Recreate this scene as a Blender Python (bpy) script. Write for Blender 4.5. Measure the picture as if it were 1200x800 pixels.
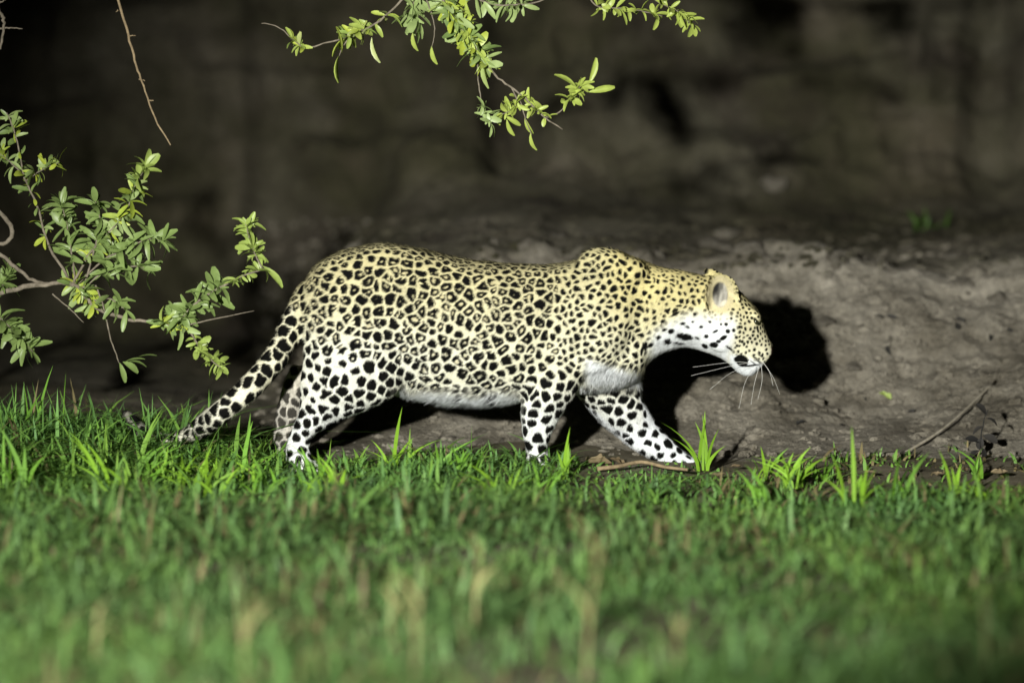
import bpy, math, random
import numpy as np
from mathutils import Vector, Matrix, Quaternion
from mathutils.kdtree import KDTree
from mathutils.bvhtree import BVHTree

for o in list(bpy.data.objects):
    bpy.data.objects.remove(o)
scene = bpy.context.scene
col = scene.collection
random.seed(7)
RNG = np.random.default_rng(11)

# ------------------------------------------------------------------ camera
CAM = Vector((0.0, -13.0, 1.9))
AIM = Vector((0.0, 0.0, 0.345))
PXM = 410.0                                   # photo pixels per metre at the animal
FPX = PXM * (CAM - AIM).length                # focal length in photo pixels
cam_d = bpy.data.cameras.new('camera')
cam = bpy.data.objects.new('camera', cam_d)
col.objects.link(cam)
cam.location = CAM
cam.rotation_euler = (AIM - CAM).to_track_quat('-Z', 'Y').to_euler()
cam_d.sensor_width = 36.0
cam_d.lens = FPX * 36.0 / 1200.0
cam_d.clip_start = 0.1
cam_d.clip_end = 500.0
cam_d.dof.use_dof = True
cam_d.dof.focus_distance = (CAM - AIM).length - 0.02
cam_d.dof.aperture_fstop = 0.95
scene.camera = cam

# ------------------------------------------------------------------ night sky, very dim
world = bpy.data.worlds.new('World')
scene.world = world
world.use_nodes = True
wn = world.node_tree
wn.nodes.clear()
w_out = wn.nodes.new('ShaderNodeOutputWorld')
w_bg = wn.nodes.new('ShaderNodeBackground')
w_sky = wn.nodes.new('ShaderNodeTexSky')
w_sky.sky_type = 'NISHITA'
w_sky.sun_disc = False
w_sky.sun_elevation = math.radians(-4.0)
w_sky.sun_rotation = math.radians(200.0)
w_bg.inputs['Strength'].default_value = 0.05
wn.links.new(w_sky.outputs[0], w_bg.inputs[0])
wn.links.new(w_bg.outputs[0], w_out.inputs[0])

# ------------------------------------------------------------------ the search light held on the vehicle, left of the camera
SPOT = Vector((-3.05, -12.7, 3.0))
sp_d = bpy.data.lights.new('search_light', 'SPOT')
sp_d.energy = 14000.0
sp_d.color = (1.0, 0.985, 0.93)
sp_d.shadow_soft_size = 0.17
sp_d.spot_size = math.radians(22.5)
sp_d.spot_blend = 0.9
sp = bpy.data.objects.new('search_light', sp_d)
col.objects.link(sp)
sp.location = SPOT
sp.rotation_euler = (Vector((0.02, -0.40, 0.06)) - SPOT).to_track_quat('-Z', 'Y').to_euler()

scene.view_settings.view_transform = 'Standard'
scene.view_settings.look = 'None'
scene.view_settings.gamma = 1.0
scene.view_settings.use_curve_mapping = False
scene.view_settings.exposure = 0.0

# ------------------------------------------------------------------ helpers
CROT = cam.rotation_euler.to_matrix()

def ray(px, py):
    return (CROT @ Vector(((px - 600.0) / FPX, -(py - 400.0) / FPX, -1.0))).normalized()

def at(px, py, Y=0.0):
    d = ray(px, py)
    t = (Y - CAM.y) / d.y
    return CAM + d * t

def ground_at(px, py, z=0.0):
    d = ray(px, py)
    return CAM + d * ((z - CAM.z) / d.z)

def to_px(P):
    """world points (n,3) -> photo pixels (n,2)"""
    P = np.asarray(P, float)
    R = np.array(CROT)
    q = (P - np.array(CAM)) @ R
    return np.stack([600 + FPX * q[:, 0] / -q[:, 2], 400 - FPX * q[:, 1] / -q[:, 2]], 1)

def sstep(a, b, x):
    t = np.clip((np.asarray(x, float) - a) / (b - a), 0, 1)
    return t * t * (3 - 2 * t)

def _hash(i, j, k, seed):
    h = (i.astype(np.int64) * 374761393 + j.astype(np.int64) * 668265263 +
         k.astype(np.int64) * 2147483647 + seed * 1274126177) & 0xFFFFFFFF
    h = ((h ^ (h >> 13)) * 1274126177) & 0xFFFFFFFF
    h = ((h ^ (h >> 16)) * 2246822519) & 0xFFFFFFFF
    return ((h ^ (h >> 15)) & 0xFFFFFF) / float(0xFFFFFF) * 2 - 1

def noise3(P, scale, seed=0):
    """smooth value noise in -1..1 at points (n,3)"""
    Q = np.asarray(P, float) / scale
    I = np.floor(Q)
    F = Q - I
    F = F * F * F * (F * (F * 6 - 15) + 10)
    I = I.astype(np.int64)
    out = 0
    for a in (0, 1):
        for b in (0, 1):
            for c in (0, 1):
                w = (F[:, 0] if a else 1 - F[:, 0]) * (F[:, 1] if b else 1 - F[:, 1]) * (F[:, 2] if c else 1 - F[:, 2])
                out = out + w * _hash(I[:, 0] + a, I[:, 1] + b, I[:, 2] + c, seed)
    return out

def fbm(P, scale, octaves=4, seed=0, gain=0.5):
    s, amp = 0, 1.0
    for k in range(octaves):
        s = s + amp * noise3(P, scale / 2 ** k, seed + k * 17)
        amp *= gain
    return s

def np_mesh(name, V, F, smooth=True):
    """V (n,3); F list of (m,k) int arrays"""
    me = bpy.data.meshes.new(name)
    V = np.asarray(V, np.float32)
    if not isinstance(F, list):
        F = [F]
    idx = np.concatenate([f.ravel() for f in F]).astype(np.int32)
    tot = np.concatenate([np.full(len(f), f.shape[1], np.int32) for f in F])
    st = np.concatenate([[0], np.cumsum(tot)[:-1]]).astype(np.int32)
    me.vertices.add(len(V))
    me.vertices.foreach_set('co', V.ravel())
    me.loops.add(len(idx))
    me.loops.foreach_set('vertex_index', idx)
    me.polygons.add(len(tot))
    me.polygons.foreach_set('loop_start', st)
    me.polygons.foreach_set('use_smooth', np.full(len(tot), smooth))
    me.update(calc_edges=True)
    me.validate()
    return me

def color_attr(me, C, name='tint'):
    a = me.attributes.new(name, 'FLOAT_COLOR', 'POINT')
    C = np.concatenate([np.asarray(C, np.float32), np.ones((len(C), 1), np.float32)], 1)
    a.data.foreach_set('color', C.ravel())

def link(name, me, mat=None, parent=None, loc=None):
    o = bpy.data.objects.new(name, me)
    col.objects.link(o)
    if mat is not None and me is not None and len(me.materials) == 0:
        me.materials.append(mat)
    if parent is not None:
        o.parent = parent
    if loc is not None:
        o.location = loc
    return o

def empty(name, loc):
    o = bpy.data.objects.new(name, None)
    o.empty_display_size = 0.1
    col.objects.link(o)
    o.location = loc
    return o

def tag(o, label=None, cat=None, group=None, kind=None):
    if label: o['label'] = label
    if cat: o['category'] = cat
    if group: o['group'] = group
    if kind: o['kind'] = kind
    return o

def tube_np(P, R, n=7, flat=None):
    """tube along points with radii, closed with tip fans"""
    P = [Vector(p) for p in P]
    V, F4, F3 = [], [], []
    up = Vector((0.13, 0.9, 0.4)).normalized()
    for i, p in enumerate(P):
        t = (P[min(i + 1, len(P) - 1)] - P[max(i - 1, 0)]).normalized()
        a = t.cross(up)
        if a.length < 1e-3: a = t.cross(Vector((1, 0, 0)))
        a.normalize()
        b = t.cross(a)
        for k in range(n):
            g = 2 * math.pi * k / n
            V.append(p + (a * math.cos(g) + b * math.sin(g)) * R[i])
    for i in range(len(P) - 1):
        for k in range(n):
            k2 = (k + 1) % n
            F4.append((i * n + k, i * n + k2, (i + 1) * n + k2, (i + 1) * n + k))
    c0, c1 = len(V), len(V) + 1
    V += [P[0], P[-1]]
    m = (len(P) - 1) * n
    for k in range(n):
        k2 = (k + 1) % n
        F3.append((c0, k2, k))
        F3.append((c1, m + k, m + k2))
    return np.array([tuple(v) for v in V]), np.array(F4), np.array(F3)

def join_np(parts):
    V, F4, F3, off = [], [], [], 0
    for v, f4, f3 in parts:
        V.append(v); F4.append(f4 + off); F3.append(f3 + off); off += len(v)
    return np.concatenate(V), [np.concatenate(F4), np.concatenate(F3)]

def smooth_path(P, sub=5):
    """Catmull-Rom through points"""
    P = [Vector(p) for p in P]
    if len(P) < 3:
        return [P[0].lerp(P[-1], i / sub) for i in range(sub + 1)]
    Q = [P[0] * 2 - P[1]] + P + [P[-1] * 2 - P[-2]]
    out = []
    for i in range(1, len(Q) - 2):
        a, b, c, d = Q[i - 1], Q[i], Q[i + 1], Q[i + 2]
        for s in range(sub):
            t = s / sub
            out.append(0.5 * ((2 * b) + (c - a) * t + (2 * a - 5 * b + 4 * c - d) * t * t + (3 * b - a - 3 * c + d) * t ** 3))
    out.append(P[-1])
    return out

# ------------------------------------------------------------------ materials
class Mat:
    def __init__(s, name, rough=0.8, spec=0.3):
        s.m = bpy.data.materials.new(name)
        s.m.use_nodes = True
        s.nt = s.m.node_tree
        s.b = s.nt.nodes['Principled BSDF']
        s.out = s.nt.nodes['Material Output']
        s.b.inputs['Roughness'].default_value = rough
        s.b.inputs['Specular IOR Level'].default_value = spec
    def n(s, t, **kw):
        nd = s.nt.nodes.new(t)
        for k, v in kw.items():
            if hasattr(nd, k) and k not in nd.inputs:
                setattr(nd, k, v)
            else:
                nd.inputs[k].default_value = v
        return nd
    def l(s, a, b): s.nt.links.new(a, b)
    def ramp(s, fac, stops):
        r = s.n('ShaderNodeValToRGB')
        e = r.color_ramp.elements
        while len(e) < len(stops): e.new(0.5)
        for k, (p, c) in enumerate(stops):
            e[k].position = p
            e[k].color = (c[0], c[1], c[2], 1)
        s.l(fac, r.inputs[0])
        return r.outputs[0]
    def mix(s, fac, a, b, mode='MIX'):
        m = s.n('ShaderNodeMix', data_type='RGBA', blend_type=mode)
        for sock, v in ((m.inputs[0], fac), (m.inputs[6], a), (m.inputs[7], b)):
            if isinstance(v, (int, float)): sock.default_value = v
            elif isinstance(v, tuple): sock.default_value = (v[0], v[1], v[2], 1)
            else: s.l(v, sock)
        return m.outputs[2]
    def bump(s, h, strength, dist):
        b = s.n('ShaderNodeBump')
        b.inputs['Strength'].default_value = strength
        b.inputs['Distance'].default_value = dist
        s.l(h, b.inputs['Height'])
        s.l(b.outputs[0], s.b.inputs['Normal'])
    def obj(s):
        return s.n('ShaderNodeTexCoord').outputs['Object']
    def noise(s, scale, detail=5, rough=0.55, co=None):
        t = s.n('ShaderNodeTexNoise')
        t.inputs['Scale'].default_value = scale
        t.inputs['Detail'].default_value = detail
        t.inputs['Roughness'].default_value = rough
        s.l(co if co is not None else s.obj(), t.inputs['Vector'])
        return t.outputs[0]
    def translucent(s, color, fac):
        tr = s.n('ShaderNodeBsdfTranslucent')
        if isinstance(color, tuple): tr.inputs[0].default_value = (*color, 1)
        else: s.l(color, tr.inputs[0])
        mx = s.n('ShaderNodeMixShader')
        mx.inputs[0].default_value = fac
        s.l(s.b.outputs[0], mx.inputs[1]); s.l(tr.outputs[0], mx.inputs[2])
        s.l(mx.outputs[0], s.out.inputs[0])

def soil_material():
    m = Mat('bank_mud', 0.92, 0.15)
    a = m.noise(3.4, 9, 0.68)
    c = m.ramp(a, [(0.30, (0.075, 0.066, 0.048)), (0.43, (0.140, 0.126, 0.097)), (0.54, (0.200, 0.183, 0.145)), (0.72, (0.27, 0.25, 0.205))])
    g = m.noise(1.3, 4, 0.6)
    moss_shade = m.ramp(g, [(0.30, (0.62, 0.62, 0.62)), (0.60, (1, 1, 1))])
    t = m.n('ShaderNodeAttribute', attribute_name='moss_shade')  # mossy olive tone together with painted dimness, weight stored per vertex
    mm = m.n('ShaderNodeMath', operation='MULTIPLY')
    m.l(moss_shade, mm.inputs[0]); m.l(t.outputs['Fac'], mm.inputs[1])
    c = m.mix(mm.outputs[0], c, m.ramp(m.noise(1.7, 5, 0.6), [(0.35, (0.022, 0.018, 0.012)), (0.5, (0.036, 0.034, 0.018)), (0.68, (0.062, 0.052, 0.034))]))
    f = m.noise(60, 5, 0.7)
    c = m.mix(0.55, c, m.ramp(f, [(0.3, (0.25, 0.25, 0.25)), (0.7, (0.8, 0.8, 0.8))]), 'OVERLAY')
    m.l(c, m.b.inputs['Base Color'])
    add = m.n('ShaderNodeMath', operation='ADD')
    m.l(m.noise(38, 6, 0.65), add.inputs[0]); m.l(f, add.inputs[1])
    m.bump(add.outputs[0], 0.8, 0.016)
    return m.m

def turf_soil_material():
    m = Mat('ground_soil', 0.95, 0.1)
    c = m.ramp(m.noise(4, 6, 0.65), [(0.3, (0.075, 0.066, 0.042)), (0.55, (0.16, 0.142, 0.098)), (0.75, (0.27, 0.24, 0.175))])
    m.l(c, m.b.inputs['Base Color'])
    m.bump(m.noise(45, 6, 0.7), 0.6, 0.015)
    return m.m

def tint_material(name, rough, spec, trans, attr='tint'):
    m = Mat(name, rough, spec)
    t = m.n('ShaderNodeAttribute', attribute_name=attr)
    m.l(t.outputs['Color'], m.b.inputs['Base Color'])
    if trans:
        m.translucent(m.mix(1.0, t.outputs['Color'], (1.0, 1.05, 0.6), 'MULTIPLY'), trans)
    return m.m

def leaf_material(name, stops, trans=0.16, rough=0.42):
    m = Mat(name, rough, 0.4)
    oi = m.n('ShaderNodeObjectInfo')
    c = m.ramp(oi.outputs['Random'], stops)
    v = m.noise(40, 3)
    c = m.mix(0.35, c, m.ramp(v, [(0.3, (0.3, 0.3, 0.3)), (0.7, (0.75, 0.75, 0.75))]), 'OVERLAY')
    m.l(c, m.b.inputs['Base Color'])
    m.translucent(c, trans)
    return m.m

def bark_material(name, c0, c1):
    m = Mat(name, 0.85, 0.2)
    c = m.ramp(m.noise(55, 5, 0.65), [(0.3, c0), (0.7, c1)])
    m.l(c, m.b.inputs['Base Color'])
    m.bump(m.noise(120, 4), 0.5, 0.004)
    return m.m

M_SOIL = soil_material()
M_TURF = turf_soil_material()
M_GRASS = tint_material('grass_blade', 0.55, 0.25, 0.22)
M_FUR = tint_material('leopard_coat', 0.85, 0.04, 0.0)
M_LEAF = leaf_material('leaf', [(0.0, (0.14, 0.21, 0.06)), (0.3, (0.24, 0.33, 0.10)), (0.55, (0.33, 0.42, 0.17)), (0.7, (0.34, 0.43, 0.06)), (1.0, (0.40, 0.47, 0.06))])
M_LEAF_PALE = leaf_material('leaf_bright', [(0.0, (0.24, 0.33, 0.08)), (0.4, (0.34, 0.42, 0.09)), (0.75, (0.42, 0.49, 0.07)), (1.0, (0.40, 0.45, 0.20))])
M_BARK = bark_material('bark', (0.10, 0.085, 0.06), (0.26, 0.225, 0.17))
M_TWIG = bark_material('dry_twig', (0.16, 0.12, 0.07), (0.34, 0.26, 0.15))
M_PALESTICK = bark_material('bleached_stick', (0.20, 0.18, 0.13), (0.36, 0.33, 0.26))
M_DARKLEAF = leaf_material('withered_leaf', [(0.0, (0.010, 0.010, 0.009)), (1.0, (0.028, 0.026, 0.022))], 0.05, 0.8)
M_DEAD = leaf_material('dead_leaf', [(0.0, (0.16, 0.12, 0.065)), (1.0, (0.25, 0.195, 0.11))], 0.15, 0.7)
M_STRAW = tint_material('straw', 0.6, 0.3, 0.25)

# ------------------------------------------------------------------ ground sheet
gx = np.concatenate([[-200, -80, -30, -12], np.linspace(-5, 5, 101), [12, 30, 80, 200]])
gy = np.concatenate([[-150, -60, -25, -14], np.linspace(-8, 1, 91), [4, 12, 40, 200]])
GX, GY = np.meshgrid(gx, gy)
P = np.stack([GX.ravel(), GY.ravel(), np.zeros(GX.size)], 1)

def ground_z(x, y):
    Q = np.stack([x, y, np.zeros_like(x)], 1)
    near = sstep(14, 6, np.hypot(x, y + 3))
    return near * (0.018 * fbm(Q, 0.7, 3, 5)) - 0.012

P[:, 2] = ground_z(P[:, 0], P[:, 1])
nx, ny = len(gx), len(gy)
ii = (np.arange(ny - 1)[:, None] * nx + np.arange(nx - 1)[None, :]).ravel()
GF = np.stack([ii, ii + 1, ii + nx + 1, ii + nx], 1)
ground = link('ground', np_mesh('ground', P, GF), M_TURF)
tag(ground, 'dark soil ground under the grass', kind='structure')

# ------------------------------------------------------------------ mud bank behind the animal
PROF = [(-0.40, -0.07), (-0.05, -0.035), (0.17, -0.012), (0.36, 0.030), (0.58, 0.10), (0.78, 0.19), (0.97, 0.305), (1.12, 0.400), (1.24, 0.445), (1.38, 0.452),
        (1.9, 0.455), (2.55, 0.50), (2.85, 0.66), (3.02, 0.95), (3.16, 1.35), (3.36, 1.9), (3.66, 2.5), (4.3, 2.9), (6, 3.1), (20, 3.4), (60, 3.6), (190, 3.6)]
pr = [Vector((0, a, b)) for a, b in PROF]
dense = smooth_path(pr[:18], 24)
ln = np.concatenate([[0], np.cumsum([(dense[i + 1] - dense[i]).length for i in range(len(dense) - 1)])])
steps = np.concatenate([np.arange(0, ln[-1], 0.0125), [ln[-1]]])
PY = np.interp(steps, ln, [d.y for d in dense]); PZ = np.interp(steps, ln, [d.z for d in dense])
PY = np.concatenate([PY, [6, 20, 60, 190]]); PZ = np.concatenate([PZ, [3.1, 3.4, 3.6, 3.6]])
ty = np.gradient(PY); tz = np.gradient(PZ); tl = np.hypot(ty, tz)
NY, NZ = -tz / tl, ty / tl
bxs = np.concatenate([[-190, -60, -20, -8], np.arange(-5, -2.3, 0.06), np.arange(-2.3, 2.3, 0.0125), np.arange(2.3, 5.01, 0.06), [8, 20, 60, 190]])
BX, BY0 = np.meshgrid(bxs, PY); _, BZ0 = np.meshgrid(bxs, PZ); _, BNY = np.meshgrid(bxs, NY); _, BNZ = np.meshgrid(bxs, NZ)
x, y, z = BX.ravel(), BY0.ravel(), BZ0.ravel()
# the foot of the bank steps back on the left, the lip rises a little to the right
Q0 = np.stack([x, y, z], 1)
hollow = sstep(-0.30, -0.75, x + 0.16 * noise3(Q0, 0.5, 11) + 0.05 * noise3(Q0, 0.13, 12)) * sstep(-9, -5, x)
z = z * (1 - hollow * (1 - sstep(2.7, 3.2, y)) * 0.93 * sstep(.05, .3, y))
y = y + 0.05 * np.sin(x * 2.1 + 0.4) * sstep(2.9, 0.6, y)
z = z * (1 + 0.07 * np.sin(x * 3.1 + 1) * sstep(0.1, 0.5, z) * sstep(1.2, 0.6, z))
z = z + (0.035 * noise3(np.stack([x, x * 0, x * 0], 1), 0.3, 15) + 0.02 * noise3(np.stack([x, y, x * 0], 1), 0.16, 16)) * sstep(0.2, 0.5, z) * sstep(2.6, 1.1, y)
Q = np.stack([x, y, z], 1)
amt = np.maximum(0.28 * sstep(-0.05, -0.02, z) + 0.72 * sstep(-0.03, 0.12, z), 0.5 * hollow * sstep(0.3, 0.8, y)) * sstep(30, 6, np.abs(x)) * sstep(30, 8, y)
shelf = sstep(1.2, 1.45, y) * sstep(2.9, 2.6, y)
d = 0.05 * fbm(Q, 0.55, 3, 21) * (1 - 0.55 * shelf)
d += 0.030 * (0.5 - np.abs(noise3(Q, 0.17, 31))) * 2 * sstep(-0.5, 0.4, noise3(Q, 0.6, 77))
d += 0.024 * (0.4 - np.abs(noise3(Q + 3.3, 0.085, 41))) + 0.014 * (0.4 - np.abs(noise3(Q + 7.3, 0.055, 42)))
d += 0.008 * (0.4 - np.abs(noise3(Q + 1.3, 0.038, 43))) + 0.004 * noise3(Q, 0.026, 47)
wall = sstep(2.4, 3.0, y)
lay = noise3(np.stack([x * 0.35, y * 0, z * 1.0], 1), 0.11, 53)
d += wall * (0.07 * lay + 0.08 * fbm(Q, 0.9, 3, 61))
gl = noise3(np.stack([x, y * 0, z * 0.15], 1), 0.28, 67)         # gullies down the far wall
d -= wall * 0.16 * sstep(0.25, 0.85, gl)
d *= amt * (1 - 0.35 * shelf)
y = y + BNY.ravel() * d
z = z + BNZ.ravel() * d
BV = np.stack([x, y, z], 1)
nx, ny = len(bxs), len(PY)
ii = (np.arange(ny - 1)[:, None] * nx + np.arange(nx - 1)[None, :]).ravel()
BF = np.stack([ii, ii + 1, ii + nx + 1, ii + nx], 1)
bank_me = np_mesh('mud_bank', BV, BF)
mo = bank_me.attributes.new('moss_shade', 'FLOAT', 'POINT')
moss_shade = np.maximum(sstep(0.425, 0.465, BZ0.ravel()) * 0.95, hollow * 0.9) + 0.08  # ledge, far wall and hollow: mossy tone plus beam falloff painted dark
mo.data.foreach_set('value', moss_shade.astype(np.float32))
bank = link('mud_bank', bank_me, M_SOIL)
tag(bank, 'grey brown eroded mud bank with crumbly slope behind the leopard', kind='structure')
fine = (np.abs(BX.ravel()) < 2.6)
BVH = BVHTree.FromPolygons([Vector(v) for v in BV], [tuple(f) for f in BF if fine[f[0]] and BV[f[0]][1] < 5])

def on_bank(px, py):
    hit = BVH.ray_cast(CAM, ray(px, py))
    if hit[0] is None:
        g = ground_at(px, py)
        return g, Vector((0, 0, 1))
    g = ground_at(px, py)
    if g.y < hit[0].y:
        return g, Vector((0, 0, 1))
    n = hit[1] if hit[1].y < 0 or hit[1].z > 0 else -hit[1]
    return hit[0], n

# ------------------------------------------------------------------ the leopard
LEO = Vector((0.05, 0.0, 0.0))

def loft(stations, n=28, sub=5, power=2.0):
    """stations: (Tx,Ty,Bx,By, depth, halfwidth): ring between the two outline points, bulging along world y"""
    S = []
    for (ax, ay, bx_, by_, dep, hw) in stations:
        T = at(ax, ay, dep); B = at(bx_, by_, dep)
        c = (T + B) / 2; a = (T - B) / 2
        S.append((c, a, hw))
    cs = smooth_path([s[0] for s in S], sub)
    as_ = smooth_path([s[1] for s in S], sub)
    hs = [v.x for v in smooth_path([Vector((s[2], 0, 0)) for s in S], sub)]
    V, F4, F3 = [], [], []
    for c, a, h in zip(cs, as_, hs):
        for k in range(n):
            g = 2 * math.pi * k / n
            cg, sg = math.cos(g), math.sin(g)
            e = 2.0 / power
            cg = math.copysign(abs(cg) ** e, cg); sg = math.copysign(abs(sg) ** e, sg)
            V.append(tuple(c + a * cg + Vector((0, max(h, 0.002) * sg, 0))))
    m = len(cs)
    for i in range(m - 1):
        for k in range(n):
            k2 = (k + 1) % n
            F4.append((i * n + k, i * n + k2, (i + 1) * n + k2, (i + 1) * n + k))
    c0 = len(V); V += [tuple(cs[0]), tuple(cs[-1])]
    for k in range(n):
        k2 = (k + 1) % n
        F3.append((c0, k2, k)); F3.append((c0 + 1, (m - 1) * n + k, (m - 1) * n + k2))
    return np.array(V), np.array(F4), np.array(F3)

def ball(px, py, dep, rx, ry, rz, tilt=0.0, n=20):
    """ellipsoid, radii in metres, tilted in the picture plane"""
    c = at(px, py, dep)
    V, F4, F3 = [], [], []
    R = Matrix.Rotation(tilt, 3, 'Y')
    for i in range(1, n):
        th = math.pi * i / n
        for k in range(n):
            g = 2 * math.pi * k / n
            p = Vector((rx * math.cos(th), ry * math.sin(th) * math.cos(g), rz * math.sin(th) * math.sin(g)))
            V.append(tuple(c + R @ p))
    for i in range(n - 2):
        for k in range(n):
            k2 = (k + 1) % n
            F4.append((i * n + k, i * n + k2, (i + 1) * n + k2, (i + 1) * n + k))
    c0 = len(V)
    V.append(tuple(c + R @ Vector((rx, 0, 0)))); V.append(tuple(c + R @ Vector((-rx, 0, 0))))
    for k in range(n):
        k2 = (k + 1) % n
        F3.append((c0, k2, k)); F3.append((c0 + 1, (n - 2) * n + k, (n - 2) * n + k2))
    return np.array(V), np.array(F4), np.array(F3)

pieces = []
# trunk, rump to chest
pieces.append(loft([(350, 352, 354, 378, 0, .03), (353, 334, 356, 402, 0, .07), (366, 311, 368, 428, 0, .10), (390, 296, 392, 440, 0, .118),
                    (420, 288, 420, 448, 0, .125), (452, 285, 452, 458, 0, .128), (486, 291, 486, 467, 0, .132), (522, 300, 522, 473, 0, .138),
                    (560, 306, 560, 475, 0, .142), (600, 310, 600, 472, 0, .140), (640, 309, 640, 466, 0, .132), (680, 304, 682, 460, 0, .124),
                    (712, 302, 716, 455, 0, .115), (738, 310, 744, 444, 0, .100), (756, 326, 758, 424, 0, .078), (768, 345, 766, 402, 0, .04)], power=2.7))
# neck
pieces.append(loft([(690, 302, 716, 448, 0, .085), (718, 297, 742, 442, 0, .108), (746, 304, 760, 425, 0, .103), (772, 313, 778, 414, 0, .090),
                    (800, 317, 800, 408, 0, .083), (828, 324, 816, 410, 0, .080), (846, 336, 830, 408, 0, .06)]))
# head: skull, face, muzzle
pieces.append(loft([(830, 322, 806, 402, 0, .060), (847, 326, 818, 410, 0, .078), (862, 336, 834, 415, 0, .084), (877, 351, 847, 421, 0, .078),
                    (890, 366, 856, 428, 0, .062), (896, 384, 863, 435, 0, .050), (901.5, 397, 870, 439.5, 0, .045), (905.5, 405, 877, 440.5, 0, .038), (906.5, 411, 886, 436, 0, .028), (904.5, 415, 893, 428, 0, .015)], sub=6))
for s in (-1, 1):
    pieces.append(ball(881, 415, s * .027, .034, .024, .020, 0.9))          # whisker pads
    pieces.append(ball(846, 392, s * .050, .052, .034, .050, 0.5))          # cheeks
    pieces.append(ball(884, 369, s * .040, .026, .020, .014, 0.75))         # brow
pieces.append(ball(900, 409, 0, .013, .017, .011, 0.9))
pieces.append(ball(875, 432, 0, .030, .026, .018, 0.45))                     # chin
# shoulder blades
for s, dx, dy in ((-1, 0, 0), (1, 10, 4)):
    pieces.append(loft([(697 + dx, 290 + dy, 714 + dx, 290 + dy, s * .038, .008), (682 + dx, 297 + dy, 734 + dx, 299 + dy, s * .048, .026), (670 + dx, 320, 748 + dx, 320, s * .062, .036),
                        (662 + dx, 360, 750 + dx, 357, s * .080, .044), (653 + dx, 400, 744 + dx, 396, s * .086, .046), (640 + dx, 440, 715 + dx, 432, s * .088, .038)]))
pieces.append(ball(738, 322, -.050, .055, .042, .050, 0.4)); pieces.append(ball(738, 322, .050, .055, .042, .050, 0.4))
# haunches
for s in (-1, 1):
    pieces.append(ball(408, 372, s * .070, .118, .066, .150, -0.25))
# near fore leg
pieces.append(loft([(606, 405, 712, 400, -.075, .045), (606, 430, 700, 425, -.088, .048), (609, 452, 682, 450, -.090, .046), (610.5, 472, 667, 473, -.088, .040),
                    (611.5, 492, 654, 494, -.084, .034), (613, 510, 645, 512, -.080, .030), (615, 526, 641, 527, -.078, .028), (613, 540, 647, 540, -.078, .033), (613, 549, 655, 549, -.078, .036), (616, 555, 657, 555, -.078, .03)]))
# far fore leg, reaching forward
pieces.append(loft([(738, 398, 660, 425, .045, .055), (752, 432, 668, 446, .050, .062), (750, 464, 677, 465, .062, .056), (761, 482, 699, 491, .074, .046),
                    (773, 499, 724, 512, .086, .037), (789, 516, 746, 528, .084, .033), (803, 529, 766, 539, .084, .032), (814, 536, 784, 546, .084, .035), (822, 540, 800, 549, .084, .034), (826, 545, 812, 550, .084, .02)]))
for (tx, ty_, td) in ((824, 543, .060), (828, 544, .078), (827, 544.5, .096), (822, 545, .110)):
    pieces.append(ball(tx, ty_, td, .021, .0125, .0135, 0.25, 12))
for (tx, ty_, td) in ((655, 549, -.104), (660, 550, -.087), (660, 550, -.068), (655, 549, -.052)):
    pieces.append(ball(tx, ty_, td, .022, .0125, .0145, 0.2, 12))
for (tx, ty_, td) in ((390, 551, -.108), (394, 552, -.090), (394, 552, -.071), (389, 551, -.055)):
    pieces.append(ball(tx, ty_, td, .022, .0125, .0145, 0.2, 12))
# near hind leg
pieces.append(loft([(476, 372, 356, 352, -.075, .05), (478, 410, 354, 384, -.088, .060), (477, 442, 354, 418, -.092, .060), (460, 466, 353, 446, -.090, .054),
                    (430, 481, 351, 470, -.086, .045), (400, 493, 347, 488, -.082, .037), (374, 507, 340, 503, -.080, .030), (363, 521, 335, 520, -.080, .027),
                    (366, 536, 336, 537, -.080, .030), (380, 548, 340, 550, -.080, .036), (390, 555, 346, 556, -.080, .03)]))
# far hind leg: thigh hidden, heel and long foot trailing behind
pieces.append(loft([(470, 370, 372, 372, .080, .05), (468, 415, 372, 405, .092, .055), (450, 445, 366, 425, .094, .048), (415, 462, 352, 430, .094, .036),
                    (378, 468, 343, 428, .094, .028), (362, 476, 338, 436, .094, .026), (352, 492, 326, 468, .094, .025), (346, 512, 320, 500, .094, .026), (345, 530, 318, 522, .094, .03), (352, 545, 320, 538, .094, .034), (352, 550, 324, 546, .094, .025)]))
# tail
TP = [(384, 340, .00, 24), (366, 345, -.005, 22), (347, 376, -.05, 17), (326, 412, -.10, 15.5), (304, 441, -.14, 14.5), (280, 466, -.16, 13), (258, 484, -.165, 12), (238, 498, -.11, 11.5),
      (217, 513, -.05, 11), (197, 519, .00, 10.5), (177, 513, .03, 10), (160, 500, .05, 9.5), (149, 487, .06, 7), (144, 480, .06, 3)]
tp = smooth_path([at(a, b, c) for a, b, c, r in TP], 5)
tr = [v.x for v in smooth_path([Vector((r / PXM, 0, 0)) for a, b, c, r in TP], 5)]
pieces.append(tube_np(tp, tr, 18))

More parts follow.
